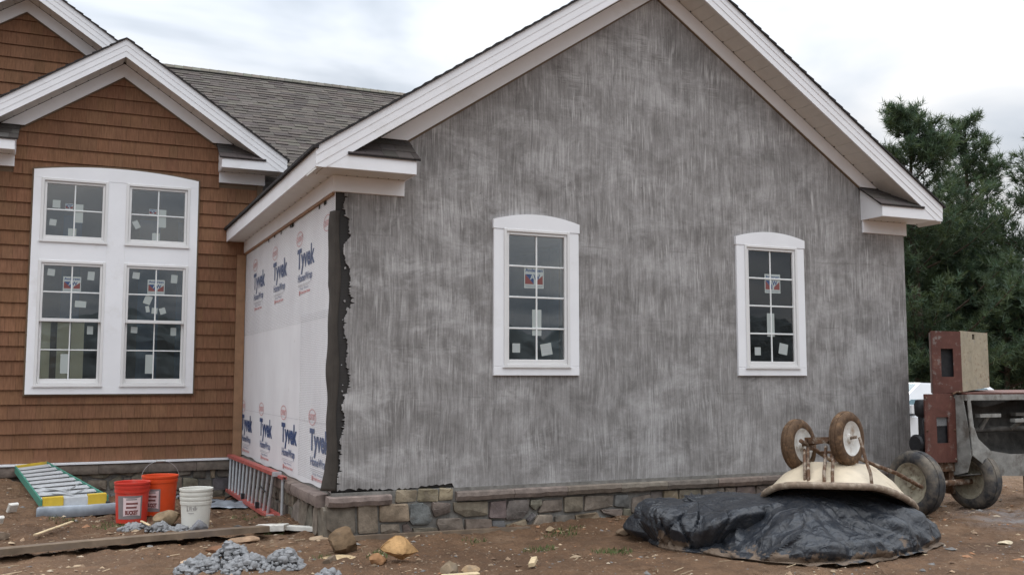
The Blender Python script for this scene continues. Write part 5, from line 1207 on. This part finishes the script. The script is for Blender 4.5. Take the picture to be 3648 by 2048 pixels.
for k, (wu, wv, ww) in enumerate(((-.250, .235, .385), (-.300, -.225, .325))):
    we = empty('wheel', (0, 0, 0)); we.parent = wb; c = WF @ Vector((wu, wv, ww)); we.location = c-WORLD['wheelbarrow']; WORLD[we.name] = c
    wheel(we, WF @ Matrix.Translation((wu, wv, ww)) @ Matrix.Rotation(.06*(k-.5), 4, 'X'), .245, .115, MT['mudtyre'], MT['whiterim'], .035)
def bar(nm, pts, r_, m=MT['rust'], n=8): mb = MB(WF); mb.tube(pts, r_, n); mb.build(nm, m, wb, smooth=1)
bar('axle', [(-.305, -.30, .315), (-.245, .33, .397)], .014)
mb = MB(WF); mb.box(-.32, -.24, -.15, .16, .385, .397); mb.box(-.32, -.312, -.15, .16, .34, .3848); mb.build('axle_bracket', MT['rust'], wb)
for v in (-.13, .125):
    mb = MB(WF); mb.box(-.32, -.24, v, v+.015, .28, .3846); mb.build('axle_plate', MT['rust'], wb)
for v in (-.13, .13):
    bar('handle_bar', [(-.42, v, .36), (-.10, v*1.05, .27), (.25, v*1.35, .185), (.55, v*2.2, .10), (.86, v*2.9, -.02)], .020)
for (a, b_) in (((-.67, .09, -.03), (-.30, -.13, .31)), ((-.67, .24, -.03), (-.30, .055, .31)), ((-.67, .32, -.03), (-.30, .13, .30)), ((-.66, .05, -.03), (-.36, -.13, .28)), ((-.35, .51, -.03), (-.25, .36, .39))):
    mid = tuple((a[i]+b_[i])/2+(.02 if i == 2 else 0) for i in range(3)); bar('strut', [a, (a[0]*.94+b_[0]*.06, a[1]*.94+b_[1]*.06, a[2]+.10), mid, b_], .015)
for v in (-.22, .05):
    bar('leg', [(.24, v, .14), (.30, v, .38), (.36, v*1.05, .385), (.46, v*1.1, .10)], .013)
mb = MB(WF); mb.box(.28, .288, -.22, .05, .19, .31); mb.build('leg_plate', MT['rust'], wb)
bar('cross_tie', [(-.10, -.14, .27), (-.10, .14, .27)], .012)

# ---- mortar mixer
mx = empty('mortar_mixer', (6.9, -.9, GZ), 'rusty red mortar mixer with cream hood, two tyres and a grey drum', 'mixer')
for k, (cx, cy, r_) in enumerate(((6.29, -1.03, .355), (7.34, -.88, .350))):
    c = Vector((cx, cy, g1(cx, cy)+r_-.012)); we = empty('wheel', (0, 0, 0)); we.parent = mx; we.location = c-WORLD['mortar_mixer']; WORLD[we.name] = c
    M = Matrix.Translation(c) @ Matrix.Rotation(math.pi/2, 4, 'Z')
    wheel(we, M, r_, .20, MT['blackrub'], MT['wheelsteel'], .055)
    mb = MB(M)
    mb.tube([(0, .03, 0), (0, .10, 0)], .036, 14); mb.build('hub', MT['wheelsteel'], we, smooth=.6)
    for q in range(5):
        a = q*2*math.pi/5; mb = MB(M); mb.tube([(.10*math.cos(a), .02, .10*math.sin(a)), (.10*math.cos(a), .052, .10*math.sin(a))], .011, 6); mb.build('lug_nut', MT['wheelsteel'], we)
mb = MB(); mb.tube([(6.3, -1.02, -.14), (7.34, -.89, -.14)], .035, 10); mb.build('axle', MT['rust'], mx, smooth=1)
mb = MB(); mb.box(6.64, 7.10, -.86, -.62, -.02, .10); mb.box(6.70, 6.78, -.84, -.64, -.16, -.021); mb.box(7.0, 7.08, -.84, -.64, -.16, -.021); mb.build('chassis', MT['rust'], mx)
# front panel with its screened opening
P0 = [(6.595, .09), (7.068, .085), (7.075, .80), (7.02, .868), (6.60, .862)]
mb = MB(); loops_sheet(mb, P0, [[(6.768, .305), (6.955, .305), (6.955, .60), (6.768, .60)]], -.905, -.885); mb.build('engine_panel', MT['redpaint'], mx, 'worn red engine panel')
mb = MB(); mb.box(6.80, 7.068, -.8845, -.70, .845, .86); mb.box(7.045, 7.066, -.8845, -.66, .10, .844); mb.build('engine_housing', MT['redpaint'], mx)
mb = MB(); mb.box(6.767, 6.956, -.865, -.86, .30, .50); mb.build('screen', MT['engine'], mx)
mb = MB()
for i in range(15): mb.box(6.768+i*.0125, 6.771+i*.0125, -.880, -.878, .50, .60)
for i in range(8): mb.box(6.766, 6.957, -.8775, -.876, .502+i*.0125, .505+i*.0125)
mb.build('wire_mesh', MT['alu'], mx)
# open hood standing above: red left face, cream right face
A, B, C_, D_, E_ = (6.846, -.80), (7.147, -.95), (7.823, -.75), (7.80, -.42), (7.22, -.42)
zb = {'A': .858, 'B': .885, 'C': .935, 'D': .95, 'E': .87}; zt_ = 1.592
def face(nm, p, q, z0p, z0q, m, hole=None, label=None):
    dx, dy = q[0]-p[0], q[1]-p[1]; ln = math.hypot(dx, dy); ux, uy_ = dx/ln, dy/ln
    mb = MB(Matrix(((ux, -uy_, 0, p[0]), (uy_, ux, 0, p[1]), (0, 0, 1, 0), (0, 0, 0, 1)))); loops_sheet(mb, [(0, z0p), (ln, z0q), (ln, zt_-.008), (0, zt_)], hole or [], 0, .014)
    return mb.build(nm, m, mx, label), ln, ux, uy_
face('hood_side', A, B, zb['A'], zb['B'], MT['redpaint'], [[(.105, 1.06), (.245, 1.06), (.245, 1.385), (.105, 1.385)]], 'red side of the raised hood with a screened slot')
face('hood_front', B, C_, zb['B'], zb['C'], MT['creampaint'], [[(.30, 1.50), (.36, 1.50), (.36, 1.56), (.30, 1.56)]], 'cream side of the raised hood streaked with rust')
face('hood_side', C_, D_, zb['C'], zb['D'], MT['redpaint']); face('hood_side', D_, E_, zb['D'], zb['E'], MT['redpaint']); face('hood_side', E_, A, zb['E'], zb['A'], MT['redpaint'])
mb = MB(); mb.add([(*A, zt_-.004), (*B, zt_-.012), (*C_, zt_-.012), (*D_, zt_-.004), (*E_, zt_-.004)], [(0, 1, 2, 3, 4)])
mb.add([(A[0], A[1], .862), (B[0], B[1]+.02, .89), (C_[0]-.02, C_[1], .94), (D_[0], D_[1], .955), (E_[0], E_[1], .875)], [(0, 1, 2, 3, 4)]); mb.build('hood_lining', MT['rust'], mx)
mb = MB(); mb.prism([(6.99, -.80), (7.115, -.86), (7.115, -.55), (7.10, -.55)], 1.04, 1.40, 'z'); mb.build('hood_screen', MT['engine'], mx)
# engine parts
mb = MB(); mb.lathe([(0, .60), (.06, .60), (.085, .63), (.088, .74), (.07, .79), (.03, .80), (0, .80)], (6.75, -.72, 0), 24); mb.build('air_cleaner', MT['engine'], mx, smooth=.7)
mb = MB(); mb.lathe([(0, -.10), (.09, -.10), (.11, -.08), (.11, .08), (.08, .10), (0, .10)], (6.72, -.72, .29), 24, 'x'); mb.build('flywheel_housing', MT['engine'], mx, smooth=.7)
mb = MB(); mb.box(6.74, 7.02, -.86, -.70, .12, .62); mb.tube([(6.75, -.72, .35), (6.75, -.72, .66)], .05, 10); mb.build('engine_block', MT['engine'], mx)
for (x, z) in ((6.62, .12), (7.045, .12), (6.62, .45), (7.045, .45), (6.62, .82), (7.0, .83)):
    mb = MB(); mb.lathe([(0, -.918), (.010, -.916), (.012, -.9055)], (x, 0, z), 8, 'y'); mb.build('bolt', MT['rust'], mx)
mb = MB(); mb.tube([(6.76, -.76, .62), (6.69, -.78, .55), (6.68, -.80, .42), (6.72, -.82, .25), (6.8, -.84, .12)], .014, 8); mb.build('hose', MT['engine'], mx, smooth=1)
mb = MB(); mb.tube([(7.02, -.92, .86), (7.06, -.94, .885), (7.14, -.955, .885)], .012, 6); mb.build('hinge', MT['rust'], mx)
# drum: trough along x, open towards the camera
dy = lambda t: t
prof_in = [(-.58, .88), (-.58, .50), (-.62, .20), (-.72, .0), (-.88, -.07), (-1.05, -.04)]
vs = []
for x in (7.09, 8.75):
    vs += [(x, y, z) for y, z in prof_in]
mb = MB(); k = len(prof_in); mb.add(vs, [(i, i+1, k+i+1, k+i) for i in range(k-1)]); o = mb.build('drum_shell', MT['drum_shade'], mx, smooth=.8, recalc=False); o.modifiers.new('t', 'SOLIDIFY').thickness = .012
mb = MB(); loops_sheet(mb, [(7.085, .17), (7.50, -.07), (8.75, -.13), (8.75, .15), (7.70, .17), (7.36, .22), (7.18, .36), (7.135, .50), (7.13, .80), (7.085, .80)], [], 0, .014)
mb.v = [(x, -1.07-.10*max(0, .5-abs(z-.25))+(y), z) for x, y, z in mb.v]; mb.build('drum_lip', MT['drum'], mx)
for x in (7.075, 8.76):
    mb = MB(); mb.prism([(-.585, .87), (-.59, .40), (-.66, .05), (-.85, -.07), (-1.03, -.02), (-1.09, .16), (-1.06, .5), (-1.0, .85)], x, x+.014, 'x'); mb.build('drum_end', MT['drum'], mx)
mb = MB(); mb.box(7.09, 8.75, -1.03, -.97, .79, .855); mb.build('rim_bar', MT['drum'], mx)
mb = MB(); mb.prism([(-1.02, .857), (-.57, .88), (-.57, .90), (-1.02, .875)], 7.12, 8.75, 'x'); mb.build('drum_guard', MT['redpaint'], mx)
mb = MB(); mb.tube([(7.09, -.82, .44), (8.74, -.82, .44)], .035, 10); mb.build('paddle_shaft', MT['drum_shade'], mx, smooth=1)
for x, a in ((7.55, 2.2), (8.05, 2.6), (8.45, .9)):
    mb = MB(); q = Vector((0, math.cos(a), math.sin(a))); p0 = Vector((x, -.82, .44)); mb.tube([tuple(p0), tuple(p0+q*.22)], .026, 8)
    p1 = p0+q*.21; mb.box(x-.17, x+.17, p1.y-.035, p1.y+.035, p1.z-.02, p1.z+.02); mb.build('paddle', MT['drum'], mx)
for x in (7.2, 8.6):
    mb = MB(); mb.box(x-.03, x+.03, -.72, -.62, -.30, .05); mb.build('stand', MT['rust'], mx)
mb = MB(); mb.box(8.45, 8.52, -.75, -.65, -.46, -.05); mb.build('support_leg', MT['rust'], mx)
# ---------------------------------------------------------------- parked white car behind the mixer
car = empty('parked_car', (10.9, 3.6, -.47), 'white car parked behind the mortar mixer at the house corner', 'car')
hd = Vector((-.86, .12, 0)).normalized(); sdv = Vector((hd.y, -hd.x, 0))*-1     # heading, and the side that faces the camera
if sdv.y > 0: sdv = -sdv
CF = frame((10.53, 3.05, -.47), hd, sdv, (0, 0, 1))
def loft(mb, secs):
    n = len(secs[0]); mb.add([p for s_ in secs for p in s_], [(k*n+i, k*n+(i+1) % n, (k+1)*n+(i+1) % n, (k+1)*n+i) for k in range(len(secs)-1) for i in range(n)]+[tuple(range(n)), tuple(reversed(range((len(secs)-1)*n, len(secs)*n)))])
def sect(x, zl, zm, zh, w, r_=.06):
    return [(x, -w+.05, zl), (x, -w, zl+.12), (x, -w-.01, zm), (x, -w+.05, zh-r_), (x, -w+.16, zh), (x, w-.16, zh), (x, w-.05, zh-r_), (x, w+.01, zm), (x, w, zl+.12), (x, w-.05, zl)]
mb = MB(CF); loft(mb, [sect(-2.15, .34, .55, .86, .76), sect(-2.0, .28, .60, .93, .84), sect(-1.2, .27, .62, .97, .87), sect(.2, .27, .62, .97, .88), sect(1.2, .27, .6, .95, .87), sect(2.0, .28, .55, .86, .82), sect(2.25, .34, .5, .72, .70)]); mb.build('body', MT['carpaint'], car, smooth=.7)
gh_ = [(-1.55, .96, .80), (-.95, 1.40, .64), (.35, 1.44, .65), (1.05, .96, .80)]
mb = MB(CF)
vs = []
for x, z, w in gh_: vs += [(x, -w, z), (x, w, z)]
vs += [(x, -.80, .95) for x in (-1.55, 1.05)]+[(x, .80, .95) for x in (-1.55, 1.05)]
mb.add(vs, [(0, 2, 3, 1), (2, 4, 5, 3), (4, 6, 7, 5), (0, 6, 4, 2), (1, 3, 5, 7)]); mb.build('cabin', MT['carpaint'], car)
for s_ in (-1, 1):
    P = lambda x, z: (x, s_*(.80-(z-.96)*.34+.006), z)
    for nm, q in (('side_window', [(-.22, .99), (.88, .99), (.34, 1.36), (-.22, 1.36)]), ('side_window', [(-1.35, .99), (-.30, .99), (-.30, 1.36), (-.90, 1.345)])):
        mb = MB(CF); mb.add([P(*c) for c in q]+[(P(*c)[0], P(*c)[1]-s_*.02, P(*c)[2]) for c in q], [(0, 1, 2, 3), (7, 6, 5, 4), (0, 4, 5, 1), (1, 5, 6, 2), (2, 6, 7, 3), (3, 7, 4, 0)]); mb.build(nm, MT['carglass'], car)
    mb = MB(CF); mb.box(.62, .80, s_*.90-.09, s_*.90+.09, .97, 1.10); mb.build('mirror', MT['carpaint'], car)
    for x in (-.28, .95):
        mb = MB(CF); mb.box(x-.004, x+.004, s_*.885-.01, s_*.885+.006, .36, .95); mb.build('door_gap', MT['dark'], car)
    mb = MB(CF); mb.box(-2.0, 2.0, s_*.885-.01, s_*.885+.008, .50, .545); mb.build('side_moulding', MT['vinyl'], car)
mb = MB(CF); mb.add([(1.045, -.72, .985), (1.045, .72, .985), (.375, .60, 1.425), (.375, -.60, 1.425)], [(0, 1, 2, 3)]); mb.build('windscreen', MT['carglass'], car)
for x in (-1.4, 1.4):
    for s_ in (-1, 1):
        c = CF @ Vector((x, s_*.80, .30)); we = empty('wheel', (0, 0, 0)); we.parent = car; we.location = c-WORLD['parked_car']; WORLD[we.name] = c
        wheel(we, CF @ Matrix.Translation((x, s_*.80, .30)), .31, .2, MT['blackrub'], MT['alu'], .05)

# ---------------------------------------------------------------- pines
def pine(x, y, H, R0, seed, label, dens=1.0, bare=0.0, lean=0.0, gap=.0):
    SC = 1.38; x = -2.314+(x+2.314)*SC; y = -9.279+(y+9.279)*SC; H = 1.5+(H-1.5)*SC; R0 *= SC
    rg = np.random.default_rng(seed); z0 = g1(x, y)
    root = empty('pine_tree', (x, y, z0), label, 'tree', 'pines beyond the stucco wing')
    mb = MB(); pts = [(x+lean*t*H+.05*math.sin(t*7+seed), y+.05*math.cos(t*6+seed), z0-.1+t*H*.97) for t in np.linspace(0, 1, 14)]
    mb.tube(pts, [max(.012, .15*(H/7)*(1-t*.95)) for t in np.linspace(0, 1, 14)], 8)
    tips = []
    nW = int(H/.45)
    for w in range(nW):
        t = .06+.92*w/nW; hz = z0+t*H
        rad = R0*(1-t)**.72*(.75+.5*rg.random())+.12
        for k in range(rg.integers(4, 7)):
            a = rg.uniform(0, 2*math.pi)
            if rg.random() < gap: continue
            ln = rad*rg.uniform(.65, 1.15); up0 = rg.uniform(.05, .30)+.5*t
            p = np.array([x+lean*t*H, y, hz]); br = [p.copy()]; d = np.array([math.cos(a), math.sin(a), up0]); ns = 7
            for s_ in range(ns):
                d = d+np.array([0, 0, .045+.03*rg.random()])+rg.normal(0, .06, 3)*np.array([1, 1, .5]); d /= np.linalg.norm(d); p = p+d*ln/ns; br.append(p.copy())
            mb.tube([tuple(q) for q in br], [max(.006, .028*(ln/2)*(1-i/8)) for i in range(len(br))], 4, cap=False)
            for i in range(2, ns+1):
                f = i/ns; m_ = max(1, int((3.6+4.2*f)*dens*(.5+ln*.46)))
                for _ in range(m_):
                    e = rg.normal(0, 1, 3); e /= np.linalg.norm(e); q = br[i]+e*rg.uniform(.05, .44)*np.array([1, 1, .55])*(.5+.35*ln)
                    dd = d*.6+e*.7+np.array([0, 0, .5]); tips.append((q, dd/np.linalg.norm(dd), f))
    # leader and candle shoots
    for i in range(14):
        q = np.array(pts[-1])+np.array([rg.normal(0, .05), rg.normal(0, .05), -.10*i+.07]); tips.append((q, np.array([rg.normal(0, .25), rg.normal(0, .25), 1.0]), 1))
    mb.build('trunk', MT['bark'], root, smooth=1, recalc=False)
    Q = np.array([t[0] for t in tips]); Dn = np.array([t[1] for t in tips]); Dn /= np.linalg.norm(Dn, axis=1)[:, None]; n = len(Q); K = 15
    tone_ = (.75+.5*rg.random(n))*(.85+.3*np.array([t[2] for t in tips]))
    yel = rg.random(n)
    base_ = np.repeat(Q, K, 0); dr = np.repeat(Dn, K, 0); e = rg.normal(0, 1, (n*K, 3)); e /= np.linalg.norm(e, axis=1)[:, None]
    nd = dr*.75+e*.85; nd /= np.linalg.norm(nd, axis=1)[:, None]; ln = rg.uniform(.15, .26, n*K)[:, None]
    sd_ = np.cross(nd, rg.normal(0, 1, (n*K, 3))); sd_ /= np.linalg.norm(sd_, axis=1)[:, None]+1e-9
    b0 = base_+dr*rg.uniform(-.08, .08, (n*K, 1)); wd = .0115
    V = np.stack([b0-sd_*wd, b0+sd_*wd, b0+nd*ln+sd_*wd*.3], 1).reshape(-1, 3)
    me = bpy.data.meshes.new('crown'); m = n*K
    c0 = np.array([x, y, z0+H/2]); me.vertices.add(m*3); me.vertices.foreach_set('co', (V-c0).astype(np.float32).ravel())
    me.loops.add(m*3); me.loops.foreach_set('vertex_index', np.arange(m*3, dtype=np.int32)); me.polygons.add(m); me.polygons.foreach_set('loop_start', np.arange(0, m*3, 3, dtype=np.int32)); me.update(calc_edges=True)
    at_ = me.color_attributes.new('tint', 'FLOAT_COLOR', 'POINT'); tn = np.repeat(tone_, K*3); yl = np.repeat(yel, K*3)
    col = np.stack([tn*(.85+.45*yl), tn*(.95+.15*yl), tn*(1.05-.25*yl), np.ones_like(tn)], -1); at_.data.foreach_set('color', col.astype(np.float32).ravel())
    me.materials.append(MT['needle']); o = bpy.data.objects.new('crown', me); COL.objects.link(o); o.parent = root; o.location = Vector(c0)-Vector((x, y, z0))
    return n
NT = 0
NT += pine(13.45, 5.65, 7.2, 2.3, 1, 'tall dense pine nearest the eave of the stucco wing', 1.25)
NT += pine(15.95, 6.45, 7.5, 2.5, 2, 'tall loose pine at the right with thin upper boughs', .9, gap=.15)
NT += pine(16.2, 4.75, 6.6, 2.3, 3, 'loose pine cut off by the right edge of the picture', .95, gap=.22)
NT += pine(13.9, 8.6, 6.0, 2.8, 4, 'shadowed pine behind the nearest pine', 1.1)
NT += pine(17.2, 9.0, 5.4, 3.0, 5, 'broad low pine behind the loose pine', 1.1)
NT += pine(14.9, 6.0, 5.2, 2.0, 8, 'medium pine filling the gap between the two tall pines', 1.1)
NT += pine(15.0, 4.9, 3.9, 2.0, 6, 'short bushy pine behind the mixer hood', 1.2)
NT += pine(19.4, 8.4, 4.0, 2.6, 7, 'low dark pine at the far right', 1.1)
print('tufts', NT)

# unseen tree row added behind the camera to darken the pane reflections
def reflection_treeline():
    n, k = 240, 40; rg2 = np.random.default_rng(5); V = []
    for i in range(n+1):
        x = -70+140*i/n; h = 3.6+3.4*float(fbm(np.array([x*.22]), np.array([1.0]), 3, 5)[0])
        for j in range(k+1):
            t = math.pi*j/k; r_ = 1+.22*(float(fbm(np.array([x*.6+9]), np.array([j*.55]), 8, 3)[0])-.5)
            V.append((x+rg2.uniform(-.2, .2), -52-4*math.cos(t)*r_, GZ-.2+h*math.sin(t)**.6*r_+rg2.uniform(-.15, .15)))
    mb = MB(); mb.add(V, [(i*(k+1)+j, (i+1)*(k+1)+j, (i+1)*(k+1)+j+1, i*(k+1)+j+1) for i in range(n) for j in range(k)])
    mb.tn = [tuple(np.array((.55, .62, .45))*rg2.uniform(.7, 1.2)) for _ in V]
    mb.build('reflection_trees', MT['reflection_woods'], None, 'unseen dark tree row added behind the viewer for the window reflections', recalc=False, kind='stuff')
reflection_treeline()

# ---------------------------------------------------------------- pebbles, chips, straw and weeds
rg = np.random.default_rng(12); mb = MB()
octv = [Vector(v) for v in ((1, 0, 0), (-1, 0, 0), (0, 1, 0), (0, -1, 0), (0, 0, 1), (0, 0, -.6))]; octf = [(0, 2, 4), (2, 1, 4), (1, 3, 4), (3, 0, 4), (2, 0, 5), (1, 2, 5), (3, 1, 5), (0, 3, 5)]
pal = ((.30, .21, .14), (.36, .27, .18), (.22, .16, .11), (.19, .18, .17), (.38, .31, .23), (.30, .16, .09), (.14, .09, .06))
cnt = 0
while cnt < 6000:
    x = rg.uniform(-3.6, 9.5); y = rg.uniform(-3.6, 4.8)
    if (x > -.1 and y > -.12 and x < 7.4): continue
    if vnoise(x*1.3, y*1.3, 31)*.6+vnoise(x*3.1, y*3.1, 33)*.4 < rg.uniform(.2, .65): continue
    r_ = rg.choice([.006, .009, .013, .020, .034], p=[.34, .30, .2, .115, .045]); z = g1(x, y); a = rg.uniform(0, 6.3); s_ = rg.uniform(.6, 1.5, 3)*np.array([1.2, .8, .5])
    mb.tint = tuple(np.array(pal[rg.integers(0, len(pal))])*rg.uniform(.75, 1.2))
    j = rg.uniform(-.3, .3, (6, 3))
    vs = []
    for i, v in enumerate(octv):
        q = (v.x+j[i, 0])*r_*s_[0], (v.y+j[i, 1])*r_*s_[1], (v.z+j[i, 2]*.5)*r_*s_[2]
        vs.append((x+q[0]*math.cos(a)-q[1]*math.sin(a), y+q[0]*math.sin(a)+q[1]*math.cos(a), z+r_*.12+q[2]))
    mb.add(vs, octf); cnt += 1
mb.build('pebbles', MT['gravelmix'], None, 'scattered pebbles and clods over the brown dirt', recalc=False, kind='stuff')
mb = MB(); cnt = 0
while cnt < 480:
    x = rg.uniform(-3.4, 6.5); y = rg.uniform(-3.4, 3.0)
    if (x > -.1 and y > -.12 and x < 7.4): continue
    if vnoise(x*1.7, y*1.7, 51) < rg.uniform(.3, .65): continue
    z = g1(x, y)+.006; a = rg.uniform(0, 3.15); l = rg.uniform(.02, .09); w = rg.uniform(.0015, .005); mb.tint = tuple(np.array((.34, .26, .17))*rg.uniform(.5, 1.25))
    dx, dy_ = math.cos(a)*l, math.sin(a)*l; px, py = -math.sin(a)*w, math.cos(a)*w; e = rg.uniform(-.004, .012)
    mb.add([(x-dx-px, y-dy_-py, z), (x+dx-px, y+dy_-py, z+e), (x+dx+px, y+dy_+py, z+e+.003), (x-dx+px, y-dy_+py, z+.003)], [(0, 1, 2, 3)]); cnt += 1
mb.build('straw', MT['gravelmix'], None, 'bits of straw and wood splinters on the dirt', recalc=False, kind='stuff')
mb = MB()
for (x, y, r_, n) in ((.303, -.893, .16, 240), (.126, -1.107, .1, 100), (1.536, -1.298, .16, 260), (2.094, -1.62, .2, 340), (-2.269, 2.311, .16, 160), (-1.80, 1.757, .22, 320), (2.1, -.61, .18, 200), (2.3, -.40, .15, 140), (-.42, .536, .1, 60), (-.5, 1.65, .2, 160), (.05, .35, .1, 60), (-1.62, 2.32, .1, 60), (1.2, -.6, .12, 80), (-.3, -1.0, .08, 60)):
    for _ in range(n//2):
        a = rg.uniform(0, 6.3); q = r_*math.sqrt(rg.random()); bx, by = x+q*math.cos(a), y+q*math.sin(a)*.7; z = g1(bx, by)-.004; h = rg.uniform(.015, .055); l = rg.uniform(-.03, .03, 2); w = rg.uniform(.002, .0045); b_ = rg.uniform(0, 3.1)
        mb.tint = tuple(np.array((.9, .8, .8))*rg.uniform(.5, 1.2))
        px, py = w*math.cos(b_), w*math.sin(b_)
        mb.add([(bx-px, by-py, z), (bx+px, by+py, z), (bx+l[0]*.5+px, by+l[1]*.5+py, z+h*.6), (bx+l[0], by+l[1], z+h)], [(0, 1, 2), (0, 2, 3)])
mb.build('weeds', MT['green_leaf'], None, 'small patches of low green weeds in the dirt', recalc=False, kind='stuff')
